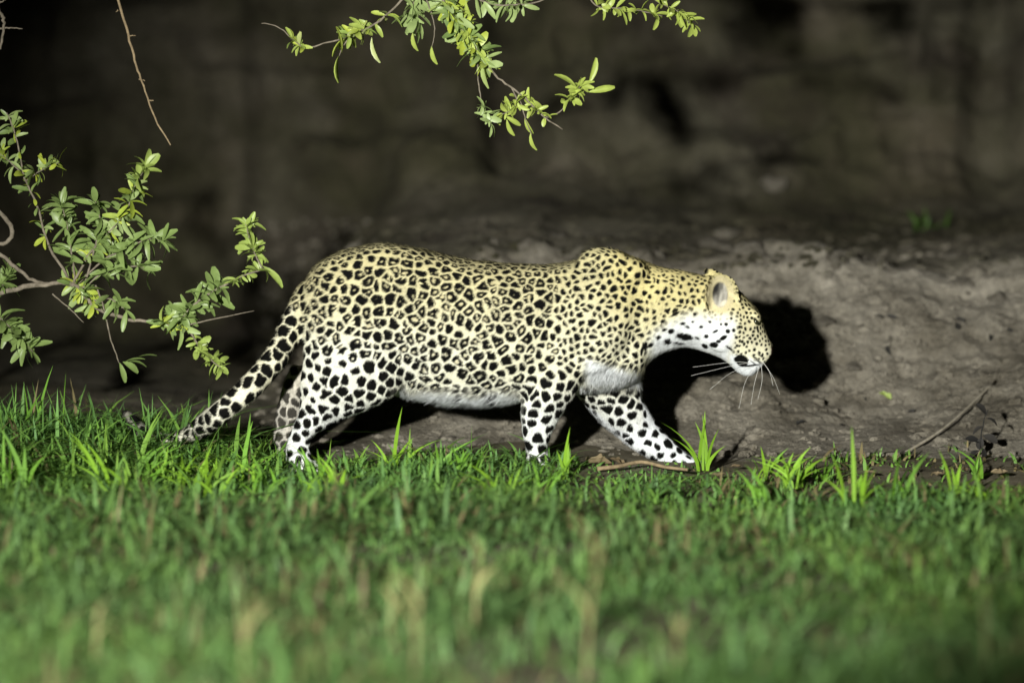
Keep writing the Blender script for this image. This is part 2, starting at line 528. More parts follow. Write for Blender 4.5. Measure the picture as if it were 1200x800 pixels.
# ears: cupped closed shells
def ear(base, tip_dir, open_dir, length, width):
    L = tip_dir.normalized(); O = (open_dir - L * open_dir.dot(L)).normalized(); W = L.cross(O)
    V, nu, nv = [], 13, 11
    for side in (0, 1):
        for i in range(nu):
            u = i / (nu - 1)
            w = width * (0.80 + 0.55 * u - 0.45 * u * u) * math.sqrt(max(0.0, 1 - max(0, (u - 0.25) / 0.75) ** 2.1))
            for j in range(nv):
                v = -1 + 2 * j / (nv - 1)
                p = base + L * (length * u) + W * (w * v) - O * (0.75 * width * (1 - v * v) * (1 - 0.45 * u))
                p += O * (0.0038 if side == 0 else -0.0038) * (1 - 0.3 * u)
                V.append(tuple(p))
    F4 = []
    def I(s, i, j): return s * nu * nv + i * nv + j
    for i in range(nu - 1):
        for j in range(nv - 1):
            F4.append((I(0, i, j), I(0, i, j + 1), I(0, i + 1, j + 1), I(0, i + 1, j)))
            F4.append((I(1, i, j), I(1, i + 1, j), I(1, i + 1, j + 1), I(1, i, j + 1)))
    for i in range(nu - 1):
        F4.append((I(0, i, 0), I(0, i + 1, 0), I(1, i + 1, 0), I(1, i, 0)))
        F4.append((I(0, i, nv - 1), I(1, i, nv - 1), I(1, i + 1, nv - 1), I(0, i + 1, nv - 1)))
    for j in range(nv - 1):
        F4.append((I(0, 0, j), I(1, 0, j), I(1, 0, j + 1), I(0, 0, j + 1)))
        F4.append((I(0, nu - 1, j), I(0, nu - 1, j + 1), I(1, nu - 1, j + 1), I(1, nu - 1, j)))
    return np.array(V), np.array(F4), np.zeros((0, 3), int)

EAR_N = at(851, 365, -.072)
pieces.append(ear(EAR_N, Vector((-.27, -.34, 1)), Vector((.30, -1, .1)), .122, .060))
pieces.append(ear(at(846, 350, .062), Vector((-.46, .36, 1)), Vector((.5, 1, .1)), .100, .040))

V, F = join_np(pieces)
raw = bpy.data.objects.new('raw', np_mesh('raw', V, F))
col.objects.link(raw)
md = raw.modifiers.new('r', 'REMESH'); md.mode = 'VOXEL'; md.voxel_size = 0.0055; md.use_smooth_shade = True
md = raw.modifiers.new('s', 'SMOOTH'); md.factor = 0.5; md.iterations = 6
md = raw.modifiers.new('d', 'SUBSURF'); md.levels = 1; md.render_levels = 1
dg = bpy.context.evaluated_depsgraph_get(); dg.update()
leo_me = bpy.data.meshes.new_from_object(raw.evaluated_get(dg))
bpy.data.objects.remove(raw)
leo_me.name = 'body'
nv = len(leo_me.vertices)
LV = np.empty(nv * 3, np.float32); leo_me.vertices.foreach_get('co', LV); LV = LV.reshape(-1, 3).astype(float)
LN = np.empty(nv * 3, np.float32); leo_me.vertices.foreach_get('normal', LN); LN = LN.reshape(-1, 3).astype(float)
# muscle and skin relief
relief = 0.0055 * fbm(LV, 0.12, 3, 91) * sstep(840, 800, to_px(LV)[:, 0])
pxy = to_px(LV)
gx_, gy_ = pxy[:, 0], pxy[:, 1]
side_ = sstep(.35, .8, np.abs(LN[:, 1]))
relief -= side_ * .016 * np.exp(-((gx_ - 487 - .12 * (gy_ - 400)) / 15) ** 2) * sstep(330, 370, gy_) * sstep(472, 445, gy_)      # flank fold before the thigh
relief -= side_ * .011 * np.exp(-((gx_ - 640 + .30 * (gy_ - 380)) / 13) ** 2) * sstep(315, 345, gy_) * sstep(450, 425, gy_)    # behind the shoulder
relief -= side_ * .009 * np.exp(-((gx_ - 752 + .25 * (gy_ - 350)) / 11) ** 2) * sstep(312, 330, gy_) * sstep(425, 400, gy_)    # neck meets shoulder
relief += side_ * .006 * np.exp(-((gx_ - 690) / 22) ** 2 - ((gy_ - 395) / 30) ** 2)
for rx_ in (540, 558, 576, 594, 612):                                                                                          # ribs
    relief += side_ * .0022 * np.exp(-((gx_ - rx_ - .25 * (gy_ - 390)) / 5) ** 2) * sstep(345, 375, gy_) * sstep(455, 430, gy_)
LV = LV + LN * relief[:, None]
leo_me.vertices.foreach_set('co', LV.astype(np.float32).ravel())
leo_me.update()
PX = to_px(LV)
print('leopard verts', nv)

# ---- the coat: spot centres by Poisson thinning with a spacing that changes over the body
def seg_dist(p, a, b):
    a = np.array(a, float); b = np.array(b, float)
    t = np.clip(((p - a) @ (b - a)) / ((b - a) @ (b - a)), 0, 1)
    return np.hypot(*(p - (a + t[:, None] * (b - a))).T)

def regions(p, P3):
    """soft weights of coat regions at photo-plane positions p (n,2)"""
    x, y = p[:, 0], p[:, 1]
    R = {}
    far = sstep(.02, .05, P3[:, 1])
    tailw = np.zeros(len(p)); tt = np.full(len(p), 1e9)
    for (a, b) in zip(TP[2:-1], TP[3:]):
        tt = np.minimum(tt, seg_dist(p, a[:2], b[:2]) - 0.5 * (a[3] + b[3]))
    R['tail'] = sstep(6, 1, tt) * sstep(352, 340, x)
    R['head'] = sstep(806, 832, x + 0.25 * (y - 360)) * sstep(458, 448, y)
    R['neck'] = sstep(735, 765, x) * (1 - R['head']) * sstep(450, 432, y)
    R['shoulder'] = sstep(635, 670, x + 0.1 * (y - 300)) * (1 - sstep(735, 765, x)) * sstep(448, 425, y)
    fl = sstep(425, 452, y) * sstep(596, 612, x) * (1 - sstep(835, 850, x)) * (1 - R['neck'])
    R['foreleg'] = fl * (1 - sstep(432, 450, y) * 0)
    R['farleg'] = fl * far
    R['hind'] = sstep(405, 440, y + 0.20 * (480 - x) * 1.0 - 8) * sstep(500, 470, x) * (1 - R['tail'])
    R['far'] = far
    return R

def spacing(p, P3):
    R = regions(p, P3)
    s = np.full(len(p), 0.0355)
    s = s * (1 - R['hind']) + 0.039 * R['hind']
    s = s * (1 - R['shoulder']) + 0.0245 * R['shoulder']
    s = s * (1 - R['neck']) + 0.0215 * R['neck']
    s = s * (1 - R['foreleg']) + 0.035 * R['foreleg']
    s = s * (1 - R['tail']) + 0.038 * R['tail']
    s = s * (1 - R['head']) + 0.0145 * R['head']
    # the spine carries smaller, flatter spots
    spine = sstep(0.5, 0.9, LNZ(P3)) * (1 - R['head']) * (1 - R['tail'])
    return s * (0.80 + 0.07 * np.clip(R['head'] + R['foreleg'] + R['tail'], 0, 1)) * (1 - 0.22 * spine), R

kdv = KDTree(nv)
for i in range(0, nv):
    kdv.insert(LV[i], i)
kdv.balance()

def LNZ(P3):
    if len(P3) == nv: return LN[:, 2]
    return np.array([LN[kdv.find(p)[1], 2] for p in P3])

# surface samples
order = RNG.permutation(nv)[:36000]
cand = LV[order]
cs_, _ = spacing(PX[order], cand)
cs_ = cs_ * RNG.uniform(0.9, 1.08, len(cs_))
cell = {}
CENT, CS = [], []
G = 0.03
for p, s in zip(cand, cs_):
    key = tuple((p // G).astype(int))
    ok = True
    for a in (-2, -1, 0, 1, 2):
        for b in (-2, -1, 0, 1, 2):
            for c in (-2, -1, 0, 1, 2):
                for q, qs in cell.get((key[0] + a, key[1] + b, key[2] + c), ()):
                    if (q[0] - p[0]) ** 2 + (q[1] - p[1]) ** 2 + (q[2] - p[2]) ** 2 < (0.5 * (s + qs) * 0.86) ** 2:
                        ok = False; break
                if not ok: break
            if not ok: break
        if not ok: break
    if ok:
        cell.setdefault(key, []).append((p, s)); CENT.append(p); CS.append(s)
CENT = np.array(CENT); CS = np.array(CS)
nc = len(CENT)
print('spots', nc)
kdc = KDTree(nc)
for i, p in enumerate(CENT): kdc.insert(p, i)
kdc.balance()
CP = to_px(CENT)
CR = regions(CP, CENT)
# is this mark a rosette?  flank, back and haunch yes; limbs, neck, head, tail no
rosette = np.clip(1 - CR['hind'] - CR['shoulder'] * 0.7 - CR['neck'] - CR['foreleg'] - CR['head'] - CR['tail'], 0, 1)
rosette = np.where(RNG.random(nc) < 0.2, 0, rosette)
CJ = RNG.uniform(0.88, 1.12, nc)
WHITE_BELLY = 1

def coat(P3, p, nz):
    n = len(P3)
    sp_, R = spacing(p, P3) if n == nv else (None, regions(p, P3))
    W = np.stack([noise3(P3, 0.022, 101), noise3(P3 + 9, 0.022, 103), noise3(P3 + 19, 0.022, 105)], 1)
    headm = R['head'][:, None]
    Q = P3 + W * (0.0068 * (1 - 0.6 * headm)) + np.stack([noise3(P3, .01, 111), noise3(P3, .01, 113), noise3(P3, .01, 115)], 1) * 0.0018
    F1 = np.empty(n); F2 = np.empty(n); ID = np.empty(n, int)
    for i in range(n):
        r = kdc.find_n(Q[i], 2)
        F1[i] = r[0][2]; ID[i] = r[0][1]; F2[i] = r[1][2]
    S = CS[ID] * CJ[ID]
    ro = rosette[ID]
    edge = (F2 - F1)
    blur = 0.0016
    netw = 0.0054 * (ro > .4) + 0.0054 * (ro <= .4)
    netw = netw * (1 - 0.5 * R['head'])
    outer = np.where(ro > .4, 0.68, 0.53) * S
    outer = np.where(R['farleg'][...] > .5, 0.40 * S, outer)
    outer = np.where(R['head'] > .5, 0.38 * S, outer)
    outer = np.where(R['tail'] > .5, 0.62 * S, outer)
    outer = np.where(R['hind'] > .5, 0.50 * S, outer)
    netw = netw * (1 - 0.25 * R['tail'])
    outer = np.where((R['shoulder'] > .5) & (ro <= .4), 0.53 * S, outer)
    outer = np.where(R['neck'] > .5, 0.47 * S, outer)
    spot = sstep(-blur, blur, edge * 0.5 - netw * 0.5) * sstep(blur, -blur, F1 - outer)
    inner_r = np.where(ro > .4, 0.15, 0.0) * S * (1 + 0.6 * noise3(P3, 0.03, 121))
    inside = sstep(blur, -blur, F1 - inner_r) * (ro > .4)
    # breaks in the rosette ring
    U = P3 - CENT[ID]
    ang = np.arctan2(U[:, 2] - 0.3 * U[:, 1], U[:, 0] + 0.3 * U[:, 1])
    ph = (ID * 2.399) % 6.283
    gap = np.cos(ang * (2 + ID % 2) + ph) * 0.6 + noise3(P3, 0.016, 131) * 0.5
    ring_break = sstep(0.74, 0.86, gap) * (ro > .4)
    spot = spot * (1 - inside) * (1 - ring_break)
    # the coat fades out to white with few marks along the belly, chest and inside of limbs
    x, y = p[:, 0], p[:, 1]
    belly = sstep(452, 468, y + 4 * noise3(P3, .05, 141)) * sstep(455, 475, x) * sstep(615, 603, x)
    belly = np.maximum(belly, sstep(-.55, -.85, nz) * sstep(452, 470, x) * sstep(760, 740, x) * sstep(430, 445, y))
    chest = sstep(428, 436, y) * sstep(676, 688, x) * sstep(458, 450, y) * sstep(0.0, 0.03, P3[:, 1])
    chest = np.maximum(chest, sstep(424, 434, y + 0.25 * (720 - x)) * sstep(680, 694, x) * sstep(456, 448, y))
    spot = spot * (1 - 0.85 * belly * sstep(0.1, 0.5, noise3(P3, 0.03, 143) + 0.55)) * (1 - 0.85 * chest)
    inner_thigh = sstep(14, 4, np.hypot((x - 372) / 1.0, (y - 400) / 2.2)) * 0
    # throat / cheek: white with a few large hand placed marks
    throat = sstep(-14, 14, (y - (369 + 0.0 * x)) - np.abs(x - 815) * 0.12 - np.maximum(0, 800 - x) * 0.45) * sstep(752, 772, x) * (1 - sstep(852, 866, x + 0.2 * (y - 400))) * sstep(446, 436, y)
    muzz = sstep(417, 425, y - (x - 880) * 0.3) * sstep(850, 858, x) * sstep(470, 460, y)
    spot = spot * (1 - np.clip(throat * 1.1 + muzz, 0, 1))
    for (mx, my, rx_, ry_, tl_) in MARKS:
        c, s = math.cos(tl_), math.sin(tl_)
        dx, dy = x - mx, y - my
        uu = (dx * c + dy * s) / rx_; vv = (-dx * s + dy * c) / ry_
        q = np.hypot(uu, vv) + 0.18 * noise3(P3, 0.012, 151)
        w = 1.2 / min(rx_, ry_)
        spot = np.maximum(spot, sstep(1 + 0.5 * w, 1 - 0.5 * w, q) * sstep(740, 748, x))
    # ground colour of the fur
    tan = np.array([0.55, 0.50, 0.27]); pale = np.array([0.69, 0.67, 0.49]); white = np.array([0.75, 0.78, 0.79]); gold = np.array([0.57, 0.50, 0.22])
    up = sstep(-0.35, 0.75, nz + 0.0 * x)
    hgt = sstep(455, 300, y)
    t = np.clip(0.2 * up + 0.9 * hgt - 0.15, 0, 1)
    base = pale[None] * (1 - t[:, None]) + tan[None] * t[:, None]
    gw = (sstep(690, 740, x) * sstep(420, 330, y) * (1 - sstep(845, 860, x) * 0.3))[:, None] * 0.75
    base = base * (1 - gw) + gold[None] * gw
    wl = np.clip(np.maximum.reduce([sstep(420, 505, y) * (x < 840) * 0.8, belly, chest, throat * 0.95, muzz, R['farleg'],
                 sstep(360, 440, y) * sstep(600, 400, x) * 0.45 * (x > 352)]), 0, 1)[:, None]
    base = base * (1 - wl) + white[None] * wl
    tl_w = (R['tail'] * 0.7)[:, None]
    base = base * (1 - tl_w) + np.array([0.72, 0.69, 0.52])[None] * tl_w
    ins = (inside * 0.5 * (1 - belly))[:, None]
    base = base * (1 - ins) + np.array([0.47, 0.41, 0.22])[None] * ins
    base = base * (1 + 0.10 * noise3(P3, 0.05, 161) + 0.08 * noise3(P3, .008, 163))[:, None]
    black = np.array([0.005, 0.005, 0.0045])
    C = base * (1 - spot[:, None]) + black[None] * spot[:, None]
    heel = (sstep(362, 350, x) * sstep(424, 434, y) * sstep(.04, .06, P3[:, 1]))[:, None]  # dusky heel fur, greyed further as painted shadow of tail and near leg
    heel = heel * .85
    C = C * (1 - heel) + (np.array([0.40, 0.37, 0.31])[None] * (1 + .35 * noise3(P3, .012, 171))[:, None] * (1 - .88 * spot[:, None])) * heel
    # nose leather, lip line, dark tail tip, ear insides
    nose = sstep(8.5, 6, np.hypot((x - 902) / 1.0, (y - 413) / 1.0)) * sstep(.022, .016, np.abs(P3[:, 1]))
    C = C * (1 - nose[:, None]) + np.array([0.06, 0.032, 0.026])[None] * nose[:, None]
    tip = (sstep(190, 176, x) * R['tail'])[:, None] * 0.75
    C = C * (1 - tip) + black[None] * tip
    e = sstep(22, 18, np.hypot((x - 844) / 0.82, (y - 345) / 1.12)) * (np.abs(P3[:, 1]) > .055)
    inner = e * sstep(14.5, 11, np.hypot((x - 844) / 0.72, (y - 345) / 1.15))
    C = C * (1 - e[:, None]) + np.array([0.56, 0.50, 0.30])[None] * e[:, None]
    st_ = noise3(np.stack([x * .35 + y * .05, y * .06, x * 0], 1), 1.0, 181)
    ic = np.array([0.27, 0.26, 0.225])[None] * (1.2 + .6 * st_ - .75 * sstep(848, 838, x) * sstep(356, 342, y))[:, None]  # upper left of the ear cup darkened, its shadow painted into the colour
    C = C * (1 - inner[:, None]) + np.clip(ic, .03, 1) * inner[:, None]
    eb = sstep(7, 4, np.hypot((x - 851) / 1.2, (y - 357))) * inner
    C = C * (1 - eb[:, None]) + np.array([0.62, 0.58, 0.46])[None] * eb[:, None]
    return C

# cheek, lip and throat marks read from the photograph (pixel x, y, half length, half width, tilt)
MARKS = [(803, 394.5, 10, 4, 0.2), (783, 400, 4, 3.6, 0), (787, 388, 4.2, 3, -.4), (791, 368, 7, 1.6, -.5), (800, 379, 3.2, 2, 0), (814, 368, 2.2, 2.2, 0),
         (822, 383, 2.4, 2, 0), (828, 394, 2.8, 2.4, 0), (826, 405.5, 4.5, 2.6, .4), (837, 404, 5.5, 3.2, .25), (848, 395.5, 5, 2.4, -.5), (842, 400, 3, 2, 0),
         (839, 388, 4, 1.6, -.4), (853, 388, 2.8, 2.8, 0), (860, 387, 2.4, 2.4, 0), (851, 380, 2.4, 2.2, 0), (857, 373, 2, 1.8, 0), (867, 383, 2.2, 2.2, 0),
         (869, 422.5, 8.6, 6.2, .45), (885, 419, 5.5, 1.1, .55), (888.5, 423, 5.5, 1.0, .55), (883, 425, 5, 0.9, .6), (892, 417, 5, 0.9, .5),
         (806, 383, 3, 1.5, .5), (812, 377, 1.8, 1.6, 0), (777, 376, 3.2, 2, -.5), (779, 386, 3, 2, -.3), (772, 395, 3.4, 2.6, -.3), (763, 404, 4, 2.6, -.6), (756, 405, 3.5, 5.5, .3), (817, 396, 3, 1.3, .5),
         (845, 380, 1.6, 1.6, 0), (832, 377, 2.2, 1.4, .3), (796, 402, 7, 1.4, .1), (855, 408, 5, 1.4, .6), (881, 428, 11, 1.2, -.12), (886, 376, 5.2, 2.0, .95), (888, 386, 4.5, 1.2, 1.2), (863, 395, 2, 2, 0), (870, 400, 2, 2, 0), (864, 405, 2, 1.6, 0)]

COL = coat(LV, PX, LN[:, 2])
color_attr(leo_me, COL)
leo_me.materials.clear(); leo_me.materials.append(M_FUR)
leo = empty('leopard', LEO)
tag(leo, 'spotted leopard walking with lowered head between the grass and the mud bank', 'leopard')
leo_me.transform(Matrix.Translation(-LEO))
body = link('body', leo_me, None, leo)

# ---- short fur over the whole coat
nt = len(leo_me.polygons)
quads = np.empty(len(leo_me.loops), np.int32); leo_me.loops.foreach_get('vertex_index', quads)
tri0 = quads.reshape(-1, 4) if len(quads) == nt * 4 else None
NF = 300000
fi = RNG.integers(0, nt, NF)
u, v = RNG.random(NF), RNG.random(NF)
q = tri0[fi]
def bil(A):
    return (A[q[:, 0]] * ((1 - u) * (1 - v))[:, None] + A[q[:, 1]] * (u * (1 - v))[:, None] + A[q[:, 2]] * (u * v)[:, None] + A[q[:, 3]] * ((1 - u) * v)[:, None])
fp, fn, fc = bil(LV), bil(LN), bil(COL)
fn /= np.linalg.norm(fn, axis=1)[:, None]
fpx = to_px(fp)
R = regions(fpx, fp)
flow = np.tile(np.array([-0.85, 0.0, -0.45]), (NF, 1))
legw = np.clip(R['foreleg'] + R['hind'], 0, 1)[:, None]
flow = flow * (1 - legw) + np.array([-0.15, 0, -1.0]) * legw
flow += RNG.normal(0, 0.22, (NF, 3))
flow -= fn * np.sum(flow * fn, 1)[:, None]
flow /= np.linalg.norm(flow, axis=1)[:, None] + 1e-6
bellyf = sstep(-.3, -.8, fn[:, 2]) * sstep(430, 455, fpx[:, 1]) * sstep(455, 480, fpx[:, 0]) * sstep(615, 600, fpx[:, 0])
bellyf = np.maximum(bellyf, sstep(424, 432, fpx[:, 1]) * sstep(464, 454, fpx[:, 1]) * sstep(676, 690, fpx[:, 0]) * sstep(762, 752, fpx[:, 0]))
bellyf = np.maximum(bellyf, .05 * (np.hypot((fpx[:, 0] - 845), (fpx[:, 1] - 346)) < 16) * (np.abs(fp[:, 1]) > .05))
ln_ = RNG.uniform(0.005, 0.010, NF) * (1 - 0.45 * R['head']) * (1 - 0.2 * legw[:, 0]) + 0.016 * bellyf * RNG.random(NF)
dr = flow * 0.93 + fn * RNG.uniform(0.2, 0.7, NF)[:, None]
side = np.cross(fn, flow)
wd = 0.0008
FV = np.empty((NF, 3, 3))
FV[:, 0] = fp + side * wd - fn * 0.001 - np.array(LEO)
FV[:, 1] = fp - side * wd - fn * 0.001 - np.array(LEO)
FV[:, 2] = fp + dr * ln_[:, None] - np.array(LEO)
fur_me = np_mesh('fur', FV.reshape(-1, 3), np.arange(NF * 3).reshape(-1, 3))
color_attr(fur_me, np.repeat(np.clip(fc * RNG.uniform(0.70, 1.15, NF)[:, None], 0, .85), 3, axis=0))
fur_me.normals_split_custom_set_from_vertices(np.repeat((lambda q_: q_ / np.linalg.norm(q_, axis=1)[:, None])(fn + RNG.normal(0, .26, (NF, 3))), 3, axis=0).tolist())
fur = link('fur', fur_me, M_FUR, leo)
tag(fur, kind='stuff')

# ---- eyes and whiskers
M_EYE = Mat('eye', 0.12, 0.6); M_EYE.b.inputs['Base Color'].default_value = (0.02, 0.022, 0.01, 1)
for s in (-1, 1):
    Vb, f4, f3 = ball(886, 377, s * .0545, .0095, .007, .006, 1.0, 12)
    link('eye', np_mesh('eye', Vb - np.array(LEO), [f4, f3]), M_EYE.m, leo)
M_WHISK = Mat('whisker', 0.4, 0.4); M_WHISK.b.inputs['Base Color'].default_value = (0.75, 0.75, 0.70, 1)
for (a, b, c, e, f, g, dy) in [(884, 424, 860, 428, 810, 440, -.10), (886, 427, 862, 424, 812, 430, -.07), (886, 428, 858, 436, 832, 456, -.12), (888, 428, 874, 446, 866, 478, -.10),
                               (890, 428, 884, 450, 880, 474, -.08), (892, 426, 893, 446, 888, 468, -.05), (894, 424, 902, 436, 906, 452, -.04), (893, 425, 905, 440, 914, 462, .06)]:
    d0 = -.036 if dy < 0 else .03
    pts = smooth_path([at(a, b, d0), at(e * .5 + a * .5 if False else c, e if False else e, d0 + dy * .5), at(f, g, d0 + dy)], 6)
    Vb, f4, f3 = tube_np(pts, list(np.linspace(0.00055, 0.0003, len(pts))), 5)
    link('whisker', np_mesh('whisker', Vb - np.array(LEO), [f4, f3]), M_WHISK.m, leo)

# ------------------------------------------------------------------ leaves and branches
def leaf_mesh(name, L, W, curl, fold, mat, nseg=5):
    V, F4 = [], []
    for i in range(nseg + 1):
        t = i / nseg
        w = W * (math.sin(math.pi * min(1, t * 0.86 + 0.07)) ** 0.8) * (0.75 + 0.5 * t)
        if i == 0: w = W * 0.10
        xx = L * t * (1 - 0.12 * abs(curl) * t); zz = -curl * L * t * t * 0.5
        for sgn in (-1, 0, 1):
            V.append((xx, sgn * w, zz + abs(sgn) * fold * w))
    for i in range(nseg):
        for k in range(2):
            F4.append((i * 3 + k, i * 3 + k + 1, (i + 1) * 3 + k + 1, (i + 1) * 3 + k))
    me = np_mesh(name, np.array(V), np.array(F4))
    me.materials.append(mat)
    return me

LEAVES = [leaf_mesh('leaf', 0.062, 0.0082, c, f, M_LEAF) for c, f in ((.5, .35), (.9, .5), (.1, .25), (1.3, .4))] + [leaf_mesh('leaf', 0.056, 0.0112, c, f, M_LEAF) for c, f in ((.4, .2), (.8, .35))]
BRIGHT = [leaf_mesh('leaf', 0.054, 0.0085, c, f, M_LEAF_PALE) for c, f in ((.7, .5), (.2, .7), (1.2, .5))] + [leaf_mesh('leaf', 0.047, 0.0115, .5, .3, M_LEAF_PALE)]
PODS = [leaf_mesh('leaf', 0.060, 0.0075, c, 1.1, M_LEAF_PALE) for c in (.3, .7)]
DARK = [leaf_mesh('leaf', 0.045, 0.013, .5, .3, M_DARKLEAF), leaf_mesh('leaf', 0.036, 0.011, .9, .4, M_DARKLEAF)]

def put_leaf(me, pos, direction, roll, scale, parent, origin, name='leaf'):
    X = direction.normalized()
    Z = Vector((0, -0.55, 1.0)); Z = (Z - X * Z.dot(X))
    if Z.length < .1: Z = Vector((0, -1, 0)) - X * (-X.y)
    Z.normalize(); Yv = Z.cross(X)
    m = Matrix((X, Yv, Z)).transposed().to_4x4() @ Matrix.Rotation(roll, 4, 'X')
    mw = Matrix.Translation(pos - origin) @ m @ Matrix.Scale(scale, 4)
    key = tuple(origin)
    LEAFN[key] = LEAFN.get(key, 0) + 1
    if LEAFN[key] > 295 or name == 'spare':
        EXTRA.setdefault(key, []).append((me, mw))
        return
    o = bpy.data.objects.new(name, me)
    col.objects.link(o)
    o.matrix_local = mw
    o.parent = parent
    return o

LEAFN, EXTRA = {}, {}

def finish_leaves(root, origin, mats):
    """leaves past the first 300 of a plant: one mesh"""
    Vs, Fs, mi, off = [], [], [], 0
    for me, mw in EXTRA.get(tuple(origin), []):
        v = np.empty(len(me.vertices) * 3, np.float32); me.vertices.foreach_get('co', v)
        Mx = np.array(mw)
        v = v.reshape(-1, 3) @ Mx[:3, :3].T + Mx[:3, 3]
        f = np.empty(len(me.loops), np.int32); me.loops.foreach_get('vertex_index', f)
        Vs.append(v); Fs.append(f.reshape(-1, 4) + off); off += len(v)
        mi += [mats.index(me.materials[0])] * (len(f) // 4)
    if not Vs: return
    me = np_mesh('foliage', np.concatenate(Vs), np.concatenate(Fs))
    for m_ in mats: me.materials.append(m_)
    me.polygons.foreach_set('material_index', np.array(mi, np.int32))
    tag(link('foliage', me, None, root), kind='stuff')

def branch(name, pts, r0, r1, mat, parent, origin, n=7, knob=0.12, sub=5):
    path = smooth_path([at(*p) if not isinstance(p, Vector) else p for p in pts], sub)
    rad = [(.8 if r0 < .012 else 1) * (r0 + (r1 - r0) * i / (len(path) - 1)) * (1 + random.uniform(-knob, knob)) for i in range(len(path))]
    path = [p + Vector((random.uniform(-1, 1), random.uniform(-1, 1), random.uniform(-1, 1))) * min(.003, r0 * .35) for p in path]
    Vb, f4, f3 = tube_np(path, rad, n)
    o = link(name, np_mesh(name, Vb - np.array(origin), [f4, f3]), mat, parent)
    return o, path

def leafy(o, path, origin, count, meshes, t0=0.1, t1=1.0, scale=(.7, 1.1), spread=1.0, up=0.35, name='leaf', mult=3.4):
    for k in range(int(count * mult)):
        t = random.uniform(t0, t1)
        f = t * (len(path) - 1); i = min(int(f), len(path) - 2)
        p = path[i].lerp(path[i + 1], f - i)
        tg = (path[i + 1] - path[i]).normalized()
        d = tg * random.uniform(-0.3, 0.9) + Vector((random.gauss(0, 1), random.gauss(0, .8), random.gauss(0, 1))).normalized() * spread * 1.25 + Vector((0, 0, up))
        put_leaf(random.choice(meshes), p, d, random.uniform(-1.3, 1.3), random.uniform(*scale) * random.uniform(.65, 1.25), o, origin, name)

# the shrub rooted beyond the left edge
SH = Vector((-1.86, 0.12, 0.0))
shrub = empty('shrub', SH)
tag(shrub, 'leafy green shrub reaching low grey branches out behind the leopard\'s tail', 'shrub')
D = 0.12
trunk, _ = branch('trunk', [Vector((-1.86, .12, -.05)), Vector((-1.83, .13, .2)), Vector((-1.80, .12, .45)), Vector((-1.74, .13, .75)), Vector((-1.78, .15, 1.15))], .022, .010, M_BARK, shrub, SH, 10)
def SB(pts, r0, r1, mat=M_BARK, name='branch'):
    return branch(name, [(a, b, D + (c[0] if c else 0)) for a, b, *c in pts], r0, r1, mat, shrub, SH)
mainb, pm = SB([(-140, 372), (-60, 352), (0, 343), (45, 334), (85, 333), (97, 346), (118, 364), (150, 374), (185, 378), (214, 382)], .011, .0055)
leafy(mainb, pm, SH, 20, LEAVES, .42, .66)
leafy(mainb, pm, SH, 14, LEAVES, .90, 1.0)
b2, p2 = SB([(-150, 190), (-60, 250), (0, 297), (20, 315), (38, 328), (60, 333)], .009, .006)
b3, p3 = SB([(-30, 218), (2, 252), (14, 268), (12, 280), (-6, 288), (-40, 300)], .009, .007)
b4, p4 = SB([(85, 333), (58, 289), (43, 240), (29, 208), (18, 158), (8, 132)], .0055, .0022)
leafy(b4, p4, SH, 17, LEAVES, .2, 1.0, (.55, .9))
b5, p5 = SB([(30, 212), (48, 200), (70, 190)], .003, .0015)
leafy(b5, p5, SH, 8, LEAVES, .3, 1.0, (.6, .9))
b6, p6 = SB([(29, 207), (14, 192), (0, 180)], .003, .0018)
leafy(b6, p6, SH, 8, LEAVES, .2, 1, (.6, .9))
b7, p7 = SB([(85, 332), (108, 293), (144, 253), (157, 221), (172, 194)], .005, .002)
leafy(b7, p7, SH, 24, LEAVES, .15, .8)
leafy(b7, p7, SH, 8, BRIGHT, .8, 1.0, (.8, 1.1))
b8, p8 = SB([(88, 330), (84, 296), (78, 262), (72, 240)], .004, .0018)
leafy(b8, p8, SH, 20, LEAVES, .2, 1)
b9, p9 = SB([(92, 332), (120, 306), (150, 290), (176, 280), (192, 284)], .004, .0018)
leafy(b9, p9, SH, 26, LEAVES, .2, 1)
b10, p10 = SB([(96, 338), (125, 318), (158, 312), (178, 318)], .004, .0018)
leafy(b10, p10, SH, 16, LEAVES, .2, 1)
b11, p11 = SB([(100, 330), (112, 288), (118, 262), (112, 236)], .004, .0018)
leafy(b11, p11, SH, 18, LEAVES, .2, 1)
b12, p12 = SB([(205, 381), (234, 352), (270, 330), (310, 314)], .0055, .003)
leafy(b12, p12, SH, 34, LEAVES, .0, .62, (.65, 1.1))
leafy(b12, p12, SH, 8, BRIGHT, .6, 1.0, (.6, .9))
b13, p13 = SB([(308, 315), (300, 300), (294, 284), (288, 262)], .0035, .002)
leafy(b13, p13, SH, 20, BRIGHT, .3, 1.0, (.6, 1.0))
for tx, ty_ in ((338, 341), (330, 333)):
    put_leaf(PODS[0], at(308, 312, D), at(tx, ty_, D) - at(308, 312, D), .2, 1.45 if tx == 338 else 1.2, b13, SH)
b14, p14 = SB([(112, 334), (122, 362), (130, 398), (140, 425)], .0035, .002)
put = [(144, 424, 182, 440), (140, 425, 148, 445), (146, 424, 176, 412), (150, 424, 198, 418), (162, 418, 200, 408)]
for a, b, c, e in put:
    put_leaf(random.choice(LEAVES), at(a, b, D), at(c, e, D - .01) - at(a, b, D), random.uniform(-.5, .5), 1.0, b14, SH)
b15, p15 = SB([(218, 380), (232, 404), (246, 420), (262, 434)], .004, .002)
leafy(b15, p15, SH, 16, BRIGHT, .2, 1, (.6, .95), 1.0, -.1)
SB([(214, 382), (250, 374), (298, 364)], .0035, .0012, M_BARK, 'twig')
SB([(61, 344), (80, 360), (98, 378)], .003, .0015, M_BARK, 'twig')
